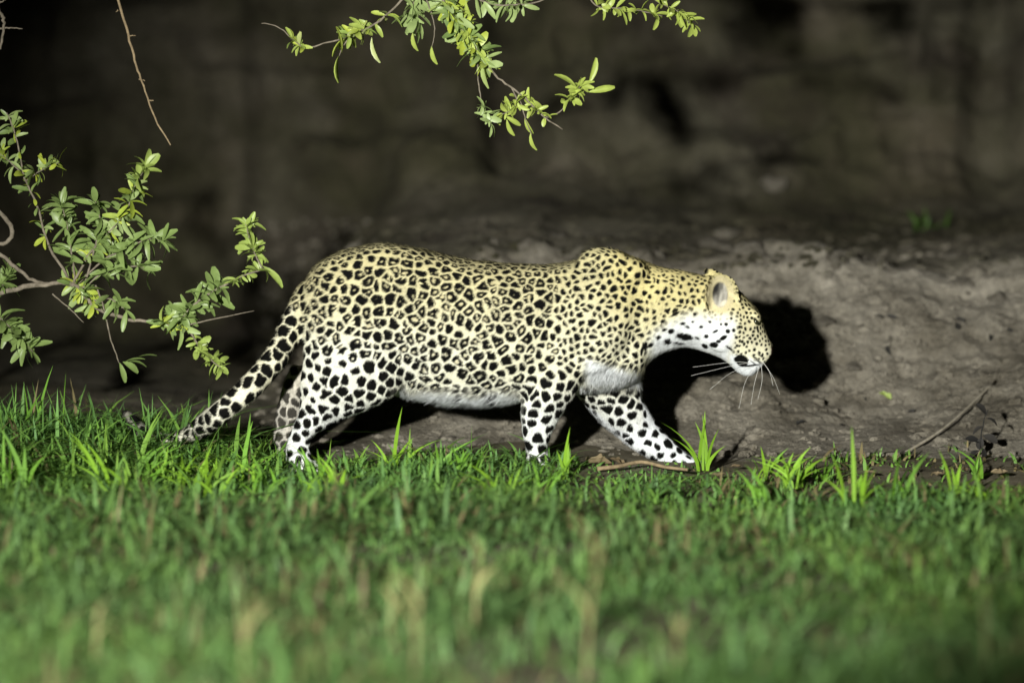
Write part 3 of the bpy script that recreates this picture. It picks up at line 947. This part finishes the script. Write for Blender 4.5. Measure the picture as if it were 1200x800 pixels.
b16, p16 = SB([(-30, 340), (0, 372), (20, 392), (38, 412)], .004, .002)
leafy(b16, p16, SH, 24, LEAVES, .3, 1, (.7, 1.0))
b17, p17 = SB([(110, 352), (130, 350), (150, 366)], .003, .0015)
leafy(b17, p17, SH, 6, LEAVES, .4, 1, (.7, 1.0), 1, -.3)
b18, p18 = SB([(-30, 330), (0, 335), (12, 322)], .003, .002)
leafy(b18, p18, SH, 12, LEAVES, .4, 1, (.7, 1.0))

finish_leaves(shrub, SH, [M_LEAF, M_LEAF_PALE])

# the tree whose boughs hang in from above
TR = Vector((-2.35, 0.25, 0.0))
tree = empty('tree', TR)
tag(tree, 'tree with thin leafy boughs hanging over the leopard from above', 'tree')
D2 = 0.0
trunk2, _ = branch('trunk', [Vector((-2.35, .25, -.08)), Vector((-2.32, .25, .6)), Vector((-2.38, .27, 1.3)), Vector((-2.2, .25, 2.0)), Vector((-2.1, .3, 2.8))], .075, .045, M_BARK, tree, TR, 12)
bough, _ = branch('bough', [Vector((-2.25, .26, 1.75)), Vector((-1.7, .15, 1.78)), Vector((-1.1, .08, 1.70)), Vector((-.5, .02, 1.62)), Vector((.1, 0, 1.55)), Vector((.55, 0, 1.52)), Vector((1.0, .02, 1.58))], .028, .007, M_BARK, tree, TR, 9)
def TB(pts, r0, r1, mat=M_BARK, name='branch'):
    return branch(name, [(a, b, D2 + (c[0] if c else 0)) for a, b, *c in pts], r0, r1, mat, tree, TR)
c1, q1 = TB([(540, -95), (505, -40), (471, 0), (445, 24), (424, 36), (408, 43), (385, 50), (358, 56), (342, 45), (325, 31), (307, 27)], .005, .0016)
leafy(c1, q1, TR, 16, BRIGHT, .25, .55, (.6, 1.0), 1, -.1)
leafy(c1, q1, TR, 7, BRIGHT, .72, .80, (.5, .75), 1, .4)
c2, q2 = TB([(412, 42), (402, 54), (397, 66)], .003, .0015)
for (a, b, c, e) in [(397, 66, 392, 104), (400, 62, 398, 36), (436, 44, 440, 62)]:
    put_leaf(PODS[0], at(a, b, D2), at(c, e, D2 - .01) - at(a, b, D2), 1.2, 1.3, c2, TR)
c3, q3 = TB([(545, -90), (528, -40), (520, 0), (538, 28), (552, 50), (570, 76), (588, 95), (610, 110), (633, 133), (659, 152)], .006, .0025)
leafy(c3, q3, TR, 58, LEAVES, .22, .56, (.65, 1.1), 1, -.1)
leafy(c3, q3, TR, 22, BRIGHT, .25, .58, (.6, 1.0), 1, -.1)
leafy(c3, q3, TR, 8, BRIGHT, .80, .92, (.5, .8), 1, 0)
c4, q4 = TB([(560, 56), (560, 84), (562, 106), (567, 128), (575, 146)], .003, .0015)
leafy(c4, q4, TR, 8, LEAVES, .7, 1, (.4, .7), 1, .2)
c5, q5 = TB([(600, 104), (606, 120), (598, 130), (588, 134)], .003, .0015)
leafy(c5, q5, TR, 12, BRIGHT, .2, 1, (.45, .8), 1, .1)
TB([(608, 112), (612, 126), (616, 140), (623, 158)], .0025, .0015)
for (a, b, c, e) in [(615, 138, 624, 162), (622, 156, 626, 186), (592, 136, 622, 154), (594, 140, 600, 160)]:
    put_leaf(PODS[1], at(a, b, D2), at(c, e, D2) - at(a, b, D2), .9, .95, c5, TR)
c6, q6 = TB([(640, 138), (655, 132), (664, 122), (673, 110), (682, 98)], .003, .0016)
leafy(c6, q6, TR, 14, BRIGHT, .5, 1, (.5, .8), 1, .2)
for (a, b, c, e) in [(690, 108, 725, 101), (676, 104, 650, 83), (690, 98, 698, 74)]:
    put_leaf(PODS[0], at(a, b, D2), at(c, e, D2) - at(a, b, D2), .9, 1.3, c6, TR)
c7, q7 = TB([(530, -60), (552, -12), (572, 4), (602, 6), (632, 2), (660, -16)], .004, .002)
leafy(c7, q7, TR, 14, LEAVES, .25, .7, (.6, 1.0), 1, -.2)
c8, q8 = TB([(690, -70), (686, -20), (694, 2), (706, 9), (728, 10), (750, 13), (777, 19)], .0035, .0015)
leafy(c8, q8, TR, 13, BRIGHT, .4, 1, (.55, .9), .8, 0)
c9, q9 = TB([(745, -70), (752, -20), (770, 2), (795, 14), (812, 32)], .003, .0015)
leafy(c9, q9, TR, 13, BRIGHT, .5, 1, (.55, .9), .8, 0)
c10, q10 = TB([(505, -80), (492, -20), (484, 8), (486, 24)], .003, .0015)
leafy(c10, q10, TR, 16, LEAVES, .4, 1, (.7, 1.1), 1, -.3)
TB([(486, 20), (485, 30), (484, 40)], .0025, .0015); TB([(500, 0), (508, 24), (509, 40), (506, 56)], .0025, .0015)
for (a, b, c, e) in [(484, 38, 486, 66), (506, 54, 510, 86), (546, 2, 550, 24)]:
    put_leaf(PODS[1], at(a, b, D2), at(c, e, D2) - at(a, b, D2), .7, 1.0, c10, TR)
# more foliage above the picture, which shades the far wall
for k in range(7):
    bx0 = -1.5 + k * 0.36 + random.uniform(-.1, .1)
    cc, qq = branch('branch', [Vector((bx0, .1, 1.68)), Vector((bx0 + .1, .05 + random.uniform(-.1, .15), 1.80)), Vector((bx0 + .22, random.uniform(-.1, .2), 1.86 + random.uniform(-.1, .1)))], .006, .002, M_BARK, tree, TR)
    leafy(cc, qq, TR, 16, LEAVES, .2, 1, (.8, 1.2), name='spare')
for k, (bx0, bz0, nl) in enumerate([(.06, 1.40, 34), (.13, 1.38, 40), (.20, 1.39, 40), (.10, 1.46, 34), (.18, 1.46, 34), (.46, 1.42, 30), (.52, 1.44, 30)]):
    cc, qq = branch('branch', [Vector((bx0 - .03, .02, 1.56)), Vector((bx0, .08, (1.56 + bz0) / 2)), Vector((bx0 + .05, .12, bz0))], .005, .002, M_BARK, tree, TR)
    leafy(cc, qq, TR, nl, LEAVES, .1, 1, (.8, 1.2), name='spare', mult=1.2)
finish_leaves(tree, TR, [M_LEAF, M_LEAF_PALE])
# the bare dead twig and the stub at the corner
tw, qt = TB([(118, -90), (128, -40), (138, 0), (150, 40), (160, 78), (168, 100), (182, 138), (200, 170)], .0058, .0026, M_TWIG, 'twig')
for (a, b, c, e) in [(152, 42, 159, 42), (164, 93, 170, 95), (139, 12, 136, 14), (176, 118, 180, 118)]:
    branch('thorn', [(a - 1, b, D2), ((a + c) / 2, (b + e) / 2, D2), (c, e, D2)], .003, .0012, M_TWIG, tw, TR)
st, qs = TB([(-40, -60), (-12, -20), (-2, 10), (4, 24), (3, 40), (0, 58)], .009, .004, M_BARK, 'twig')
TB([(-2, 34), (10, 33), (26, 34)], .004, .002, M_BARK, 'twig')
TB([(-4, 6), (2, 2), (10, -2)], .004, .002, M_BARK, 'twig')

# ------------------------------------------------------------------ grass
def blades(base, h, lean, az, w, tintc, twist, seg=4):
    """vectorised blades -> V, F, C"""
    n = len(h)
    dirx, diry = np.cos(az), np.sin(az)
    sx, sy = -np.sin(az + twist), np.cos(az + twist)
    V = np.empty((n, 2 * seg + 1, 3)); C = np.empty((n, 2 * seg + 1, 3))
    for i in range(seg + 1):
        t = i / seg
        out = lean * h * t ** 1.8
        zz = h * (t - 0.32 * np.minimum(lean, 1.6) * t ** 2.2)
        cx = base[:, 0] + dirx * out; cy = base[:, 1] + diry * out; cz = base[:, 2] + zz
        ww = w * (1 - 0.12 * t) * (0.75 + 0.5 * t if t < .5 else 1.0) * (1 - max(0, (t - .45) / .55) ** 1.6)
        shade = 0.72 + 0.36 * t
        if i < seg:
            V[:, 2 * i] = np.stack([cx + sx * ww, cy + sy * ww, cz], 1)
            V[:, 2 * i + 1] = np.stack([cx - sx * ww, cy - sy * ww, cz], 1)
            C[:, 2 * i] = tintc; C[:, 2 * i + 1] = tintc
        else:
            V[:, 2 * seg] = np.stack([cx, cy, cz], 1); C[:, 2 * seg] = tintc
    k = np.arange(n)[:, None] * (2 * seg + 1)
    F4 = np.concatenate([k + np.array([[2 * i, 2 * i + 1, 2 * i + 3, 2 * i + 2]]) for i in range(seg - 1)], 0)
    F3 = k + np.array([[2 * seg - 2, 2 * seg - 1, 2 * seg]])
    return V.reshape(-1, 3), [F4, F3], C.reshape(-1, 3)

NB = 240000
gxr = RNG.uniform(-2.9, 2.9, NB)
gyr = 0.35 - 6.2 * RNG.random(NB) ** 1.15
Qg = np.stack([gxr, gyr, np.zeros(NB)], 1)
inleo = sstep(-.75, -.5, gxr) * sstep(.75, .6, gxr)
edge_y = 0.10 - 0.10 * inleo + 0.22 * sstep(-.25, -.9, gxr) + 0.05 * sstep(0.4, 0.8, gxr) + 0.13 * noise3(Qg, 0.22, 201) + 0.06 * noise3(Qg, 0.07, 203)
dens = sstep(0.0, -0.12, gyr - edge_y)
bare = sstep(0.42, 0.70, gxr) * sstep(-0.85, -0.45, gyr + 0.15 * noise3(Qg, .3, 205))                      # thin and trodden by the forepaw
dens = dens * (1 - .75 * sstep(.34, .2, np.hypot((gxr - .52) / 1.3, gyr + .03)))
dens = dens * (1 - 0.80 * bare) * np.clip(0.66 + (0.75 + .5 * sstep(-1., -2.2, gyr)) * noise3(Qg, 0.34, 211) + 0.45 * noise3(Qg, 0.09, 213), 0.22 - .12 * sstep(-1.8, -2.5, gyr), 1)
keep = RNG.random(NB) < dens
gxr, gyr, Qg, bare = gxr[keep], gyr[keep], Qg[keep], bare[keep]
n = len(gxr)
print('blades', n)
patch = noise3(Qg, 0.4, 221)
h = RNG.gamma(5.0, 0.0120, n) * np.clip(1 + 0.40 * patch + .38 * noise3(Qg, .15, 223), .35, 2)
h *= 1 + 0.95 * sstep(-.3, -1.3, gxr) * sstep(-.8, -.1, gyr)
h *= 1 - 0.45 * sstep(0.45, 0.9, gxr) * sstep(-1.4, -.3, gyr)
h *= 1 + 0.25 * sstep(-.6, -.1, gyr) * sstep(.3, -.1, gxr)
h *= 1 - 0.42 * sstep(-.75, -.5, gxr) * sstep(.9, .6, gxr) * sstep(-.75, -.3, gyr)
h *= 1 - .5 * sstep(.32, .2, np.hypot((gxr - .50) / 1.2, gyr + .06))
h = np.clip(h, 0.015, 0.24)
lean = np.abs(RNG.normal(0.85, 0.50, n))
mat_ = RNG.random(n) < 0.33
lean = np.where(mat_, RNG.uniform(1.3, 2.6, n), lean)
az = RNG.uniform(0, 2 * np.pi, n)
w = RNG.uniform(0.0018, 0.0058, n) * (1 + .3 * sstep(0.05, .12, h))
g1 = np.array([0.120, 0.260, 0.050]); g2 = np.array([0.240, 0.410, 0.055]); g3 = np.array([0.120, 0.250, 0.085]); straw = np.array([0.24, 0.20, 0.095])
a = RNG.random(n)[:, None]; b = np.clip(.5 + .6 * noise3(Qg, 0.5, 231) + RNG.normal(0, .2, n), 0, 1)[:, None]
tint = (g1 * (1 - a) + g2 * a) * (1 - b) + (g3 * (1 - a) + g1 * a * 1.2) * b
dry = (RNG.random(n) < 0.05 + 0.18 * sstep(.1, .6, noise3(Qg, .45, 241)) * sstep(-.4, -1.2, gyr) + 0.03 * sstep(-.8, -1.8, gyr) + 0.35 * bare)[:, None]
near_dim = (0.62 * sstep(-.5, -1.5, gyr) * np.clip(.9 + .35 * noise3(Qg, .35, 251), 0, 1))[:, None]  # near turf mixed duller: drier growth plus painted falloff of the beam
tint = tint * (1 - near_dim) + np.array([0.130, 0.220, 0.085]) * RNG.uniform(.7, 1.25, (n, 1)) * near_dim
tint = np.where(dry, straw * RNG.uniform(.5, 1.1, (n, 1)), tint)
Qg[:, 2] = ground_z(Qg[:, 0], Qg[:, 1]) - 0.004
for i in np.nonzero(gyr > -0.56)[0]:
    ht = BVH.ray_cast(Vector((Qg[i, 0], Qg[i, 1], 1.0)), Vector((0, 0, -1)))
    if ht[0] is not None: Qg[i, 2] = max(Qg[i, 2], ht[0].z - .005)
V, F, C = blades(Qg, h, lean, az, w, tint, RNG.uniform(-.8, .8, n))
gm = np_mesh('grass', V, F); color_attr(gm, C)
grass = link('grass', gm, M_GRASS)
tag(grass, 'dense short green grass covering the ground before the leopard', 'grass', kind='stuff')

def tuft(px, py, specs, label, tone, name='grass_tuft', spread=.02, group=None, base=None, cat='grass tuft'):
    """specs: list of (tip dx px, tip dy px up) per blade, one mesh per blade"""
    B = base if base is not None else ground_at(px, py)
    t = empty(name, B)
    tag(t, label, cat, group)
    for (dx, dy) in specs:
        hh = max(.02, dy / PXM); out = dx / PXM
        az_ = 0 if out >= 0 else math.pi
        az_ += random.uniform(-.5, .5)
        off = np.array([[random.gauss(0, spread), random.gauss(0, spread * .7), -.008]])
        lean_ = np.array([min(1.4, abs(out) / hh)])
        c = np.array(tone) * random.uniform(.75, 1.2)
        Vv, Ff, Cc = blades(off, np.array([hh / (1 - .32 * min(lean_[0], 1.6))]), lean_, np.array([az_]), np.array([random.uniform(.0038, .0075)]), c[None], np.array([math.pi / 2 + random.uniform(-.9, .9)]), 6)
        me = np_mesh('blade', Vv, Ff); color_attr(me, Cc)
        link('blade', me, M_GRASS, t)
    return t

YG = (0.21, 0.40, 0.03); MG = (0.15, 0.33, 0.035)
tuft(826, 548, [(-38, 55), (-26, 40), (-14, 58), (-6, 66), (2, 70), (8, 62), (13, 50), (-2, 48), (18, 30), (-18, 28)], 'bright upright grass tuft right beside the leopard\'s leading forepaw', YG, spread=.011)
tuft(40, 535, [(-20, 70), (-8, 95), (6, 105), (22, 112), (30, 84), (-32, 60), (14, 72), (40, 66), (-2, 60), (26, 60), (50, 40)], 'tallest dark green grass tuft below the shrub', MG, spread=.035)
tuft(112, 545, [(-20, 45), (-8, 60), (8, 55), (20, 50), (34, 36), (46, 30), (4, 40)], 'grass tuft with arching blades under the shrub, near the tail tip', MG, spread=.03)
tuft(225, 545, [(-30, 40), (-12, 56), (4, 60), (16, 46), (30, 30), (-44, 24)], 'green grass tuft covering the low bend of the leopard\'s tail', MG, spread=.03)
tuft(300, 552, [(5, 72), (12, 64), (-14, 40), (-36, 36), (20, 34), (36, 24)], 'grass tuft with straight tall blades behind the hind paws', MG, spread=.025)
tuft(462, 552, [(2, 55), (10, 78), (20, 44), (-18, 40), (38, 44), (56, 40), (-30, 30)], 'grass tuft with one high arching blade under the leopard\'s belly', YG, spread=.025)
tuft(665, 560, [(8, 62), (2, 44), (-8, 36), (16, 34), (24, 26)], 'short bright grass tuft between the two forelegs', YG, spread=.014)
tuft(1003, 592, [(-14, 60), (-4, 92), (6, 50), (14, 44), (-24, 36), (26, 30), (0, 40), (10, 34)], 'yellow green grass tuft with a thin tall blade on bare trodden soil', YG, spread=.022)
tuft(1052, 590, [(-10, 36), (8, 58), (14, 46), (26, 64), (-22, 26), (36, 30)], 'grass tuft with slanting dark blades below the leaning stick', MG, spread=.02)
tuft(1116, 580, [(-6, 36), (-14, 56), (6, 40), (12, 28)], 'small grass tuft below the withered seedling', YG, spread=.014)
tuft(905, 556, [(-10, 26), (8, 30), (18, 36), (-20, 18), (28, 24)], 'low thin grass tuft at the foot of the bank under the head\'s shadow', MG, spread=.03)
tuft(962, 560, [(-8, 24), (4, 32), (14, 24), (-18, 20)], 'small thin grass tuft at the foot of the bare bank', MG, spread=.025)
for (px, py, lab) in [(1092, 268, 'small green grass tuft growing on the dark ledge above the bank')]:
    bp, bn = on_bank(px, py)
    tuft(px, py, [(-28, 18), (-14, 28), (-4, 34), (8, 32), (18, 26), (30, 20), (4, 20), (-20, 14), (38, 10)], lab, (0.04, .085, .012), spread=.03, base=bp)

# broad bladed tufts scattered along the edge of the turf
for k in range(26):
    px = random.uniform(5, 660) if k < 20 else random.uniform(860, 1190)
    py = random.uniform(550, 590)
    tall = 1.0 + (.75 if px < 130 else 0)
    specs = [(random.uniform(-38, 38), random.uniform(22, 48) * tall) for _ in range(random.randint(5, 8))]
    tuft(px, py, specs, 'low broad bladed bright grass tuft in the turf along the bank', YG if random.random() < .6 else MG, spread=.022, group='broad bladed tufts along the turf edge')

# dry seed stalks standing in the near grass
def stalk(px, py, hpx, lean_px, label, thick=1.0):
    B = ground_at(px, py)
    k = (CAM - AIM).length / (CAM - B).length
    H = hpx / PXM / k; L = lean_px / PXM / k
    t = empty('dry_stalk', B)
    tag(t, label, 'dry stalk', 'dry stalks in the near grass')
    pts = smooth_path([Vector((0, 0, -.01)), Vector((L * .2, .01, H * .4)), Vector((L * .55, .015, H * .75)), Vector((L, .02, H))], 5)
    Vb, f4, f3 = tube_np(pts, list(np.linspace(.0030 * thick, .0015, len(pts))), 6)
    me = np_mesh('stem', Vb, [f4, f3]); color_attr(me, np.tile(np.array([.36, .34, .15]) * random.uniform(.8, 1.05), (len(Vb), 1)))
    link('stem', me, M_STRAW, t)
    for s in range(2):
        p = pts[int(len(pts) * random.uniform(.25, .8))]
        hh = H * random.uniform(.3, .55)
        Vv, Ff, Cc = blades(np.array([[p.x, p.y, p.z]]), np.array([hh]), np.array([random.uniform(.2, .9)]), np.array([random.choice([0, math.pi]) + random.uniform(-.6, .6)]), np.array([random.uniform(.0028, .0045) * thick]), np.array([[.36, .34, .14]]) * random.uniform(.7, 1.1), np.array([math.pi / 2 + random.uniform(-.8, .8)]), 5)
        me = np_mesh('dry_leaf', Vv, Ff); color_attr(me, Cc)
        link('dry_leaf', me, M_STRAW, t)

stalk(287, 806, 150, -12, 'thick straw coloured dry stalk leaning in the near grass before the tail', 1.5)
stalk(486, 808, 150, 10, 'straight greenish straw stalk in the near grass below the leopard\'s flank', 1.2)
stalk(458, 752, 80, 4, 'short pale dry stalk beside a straight greenish one', 1.2)
stalk(556, 738, 100, 8, 'yellow dry stalk with bent leaves below the leopard\'s belly', 1.6)
stalk(686, 800, 175, 22, 'tall dry stalk leaning right in the near grass below the forelegs', 1.6)
stalk(796, 800, 80, -4, 'short yellow green stalk among the near grass below the forepaw tuft', 1.2)
stalk(1156, 795, 110, -4, 'pale dry stalk standing alone in the near grass below the seedling', 1.5)
stalk(112, 775, 65, 3, 'short brown dry stalk in the near grass below the shrub', 1.3)
stalk(1190, 790, 70, 10, 'bent dry stalk next to the lone pale one', 1.2)

# ------------------------------------------------------------------ small things on the bank and at its foot
# leaning pale stick
p0, _ = on_bank(1056, 528); p1, _ = on_bank(1108, 500); p2_, n2 = on_bank(1166, 450)
stick_base = p0
stk = smooth_path([p0 + Vector((0, -.02, -.01)), p1 + Vector((0, -.05, .01)), p2_ + n2 * .012], 6)
Vb, f4, f3 = tube_np(stk, list(np.linspace(.005, .003, len(stk))), 7)
o = link('fallen_stick', np_mesh('fallen_stick', Vb - np.array(p0), [f4, f3]), M_PALESTICK, None, p0)
tag(o, 'pale dry stick leaning up the foot of the bank beside the seedling', 'stick')
# dry stick and crumpled leaf by the forepaw
g0 = ground_at(700, 552)
pts = smooth_path([ground_at(700, 549, .012), ground_at(725, 546, .016), ground_at(752, 541, .022), ground_at(780, 547, .018), ground_at(806, 550, .014)], 5)
Vb, f4, f3 = tube_np(pts, list(np.linspace(.0065, .0045, len(pts))), 7)
o = link('fallen_stick', np_mesh('fallen_stick', Vb - np.array(g0), [f4, f3]), M_TWIG, None, g0)
tag(o, 'crooked dry stick lying on the soil under the leopard\'s leading foreleg', 'stick')

def crumpled(px, py, size, seed, label, mat, name='dead_leaf', group=None, base=None, nrm=None, lift=.006, cat='dead leaf'):
    B = base if base is not None else ground_at(px, py)
    N = nrm if nrm is not None else Vector((0, 0, 1))
    m = 9
    uu, vv = np.meshgrid(np.linspace(-1, 1, m), np.linspace(-1, 1, m))
    uu, vv = uu.ravel(), vv.ravel()
    r = np.maximum(np.abs(uu), np.abs(vv)); ang = np.arctan2(vv, uu)
    rr = r * (0.75 + .25 * np.cos(2 * ang)) * (1 + .18 * np.sin(5 * ang + seed))
    X = rr * np.cos(ang) * size; Y = rr * np.sin(ang) * size * .75
    Z = size * (.28 * noise3(np.stack([uu, vv, uu * 0 + seed], 1), .7, 300 + seed) + .35 * np.abs(vv) * r)
    Z = Z - Z.min()
    V0 = np.stack([X, Y, Z], 1)
    rotm = np.array((N.to_track_quat('Z', 'Y').to_matrix() @ Matrix.Rotation(seed * 1.7, 3, 'Z')))
    V1 = V0 @ rotm.T + np.array(N) * lift * .3
    ii = (np.arange(m - 1)[:, None] * m + np.arange(m - 1)[None, :]).ravel()
    me = np_mesh(name, V1, np.stack([ii, ii + 1, ii + m + 1, ii + m], 1))
    o = link(name, me, mat, None, B)
    tag(o, label, cat, group)
    return o

crumpled(700, 545, .038, 2, 'curled pale brown dead leaf standing behind the crooked stick', M_DEAD)
crumpled(722, 543, .030, 5, 'flat tan dead leaf under the leopard\'s leading foreleg', M_DEAD)
for k, (px, py) in enumerate([(1125, 376), (1121, 384), (1045, 373), (1030, 373), (1181, 388), (1161, 397), (1068, 484), (1012, 467), (938, 497), (1040, 412), (985, 500)]):
    bp, bn = on_bank(px, py)
    crumpled(px, py, random.uniform(.012, .018), k + 7, 'small dark dead leaf lying on the bare slope of the bank', M_DARKLEAF, 'dead_leaf', 'dark dead leaves on the bank', bp, bn, .012)
bp, bn = on_bank(1037, 466)
crumpled(1037, 466, .022, 31, 'small yellow green fallen leaf on the bare slope of the bank', M_LEAF_PALE, 'fallen_leaf', None, bp, bn, .012, 'leaf')

# withered dark seedling
sb_, _ = on_bank(1148, 532)
seed_t = empty('seedling', sb_)
tag(seed_t, 'withered seedling with black leaves at the foot of the bank', 'seedling')
tips = [(1148, 532), (1150, 508), (1154, 490), (1158, 480)]
dd = sb_.y - .03
branch('stem', [(a, b, dd) for a, b in tips], .003, .0016, M_DARKLEAF, seed_t, sb_)
for (a, b, c, e) in [(1156, 486, 1150, 476), (1156, 490, 1176, 494), (1153, 500, 1132, 504), (1152, 510, 1170, 516), (1149, 518, 1136, 512), (1150, 524, 1158, 540), (1148, 528, 1126, 534), (1150, 512, 1146, 532)]:
    put_leaf(random.choice(DARK), at(a, b, dd), at(c, e, dd - .01) - at(a, b, dd), random.uniform(-.4, .4), 1.05, seed_t, sb_)

# clods of mud standing proud of the slope, pieces of the bank
def clod_mesh(seed):
    Vb, f4, f3 = ball(600, 400, 0, 1, 1, 1, 0, 12)
    Vb = Vb - np.array(at(600, 400, 0))
    nn = fbm(Vb, 0.8, 4, 400 + seed, .6)
    Vb = Vb * (1 + .45 * nn)[:, None] * np.array([1, .9, .72])
    return np_mesh('clod', Vb, [f4, f3])
CL = [clod_mesh(s) for s in range(5)]
for m_ in CL: m_.materials.append(M_SOIL)
spots = [(848, 272, 34), (836, 285, 24), (812, 290, 20), (872, 290, 22), (962, 374, 16), (1046, 396, 9), (1010, 382, 8), (980, 300, 22), (1020, 310, 18), (1060, 292, 26), (905, 300, 20), (770, 296, 18),
         (740, 292, 14), (1130, 330, 18), (925, 480, 12), (880, 500, 10), (560, 505, 12), (590, 515, 9), (530, 512, 8), (1000, 430, 11), (1090, 440, 12), (1170, 350, 16), (620, 285, 18), (655, 278, 16), (580, 282, 14), (905, 215, 26), (1120, 300, 16)]
for k in range(26):
    spots.append((random.uniform(640, 1190), random.uniform(300, 520), random.uniform(4, 9)))
for k, (px, py, r) in enumerate(spots):
    bp, bn = on_bank(px, py)
    o = bpy.data.objects.new('clod', CL[k % 5]); col.objects.link(o)
    o.parent = bank
    o.location = bp - bn * (r / PXM) * .5
    o.rotation_euler = (random.uniform(-.4, .4), random.uniform(-.4, .4), random.uniform(0, 6))
    s = r / PXM
    o.scale = (s, s, s * random.uniform(.7, 1))

# tan leaf litter along the foot of the bank
LIT = [(862, 548), (884, 552), (925, 549), (948, 556), (978, 552), (1020, 556), (1075, 552), (1098, 558), (1132, 552), (1172, 556), (1190, 549), (842, 560), (912, 566)]
for k, (px, py) in enumerate(LIT):
    bp, bn = on_bank(px, py)
    crumpled(px, py, random.uniform(.012, .024), k + 50, 'small tan dead leaf lying in the litter along the foot of the bank', M_DEAD, 'dead_leaf', 'tan leaf litter at the foot of the bank', bp, bn, .01)

# loose crumbs of soil strewn over the slope: too many to count, one piece of the bank
V0, F40, F30 = ball(600, 400, 0, 1, 1, 1, 0, 6)
V0 = V0 - np.array(at(600, 400, 0))
Vs, A4, A3, off = [], [], [], 0
for k in range(4200):
    px, py = random.uniform(300, 1260), random.uniform(255, 545)
    bp, bn = on_bank(px, py)
    if bp.z < -.005 or bp.y < .1: continue
    r = .0032 + .018 * random.random() ** 4.5
    J = RNG.uniform(.6, 1.25, (len(V0), 1))
    Vs.append(V0 * J * np.array([r * random.uniform(.8, 1.5), r, r * .8]) + np.array(bp) - np.array(bn) * r * .2)
    A4.append(F40 + off); A3.append(F30 + off); off += len(V0)
cr = np_mesh('crumbs', np.concatenate(Vs), [np.concatenate(A4), np.concatenate(A3)], smooth=False)
mo = cr.attributes.new('moss_shade', 'FLOAT', 'POINT')
mo.data.foreach_set('value', sstep(.40, .46, np.concatenate(Vs)[:, 2]).astype(np.float32))  # higher crumbs take the same mossy, painted-dim tone as the ledge
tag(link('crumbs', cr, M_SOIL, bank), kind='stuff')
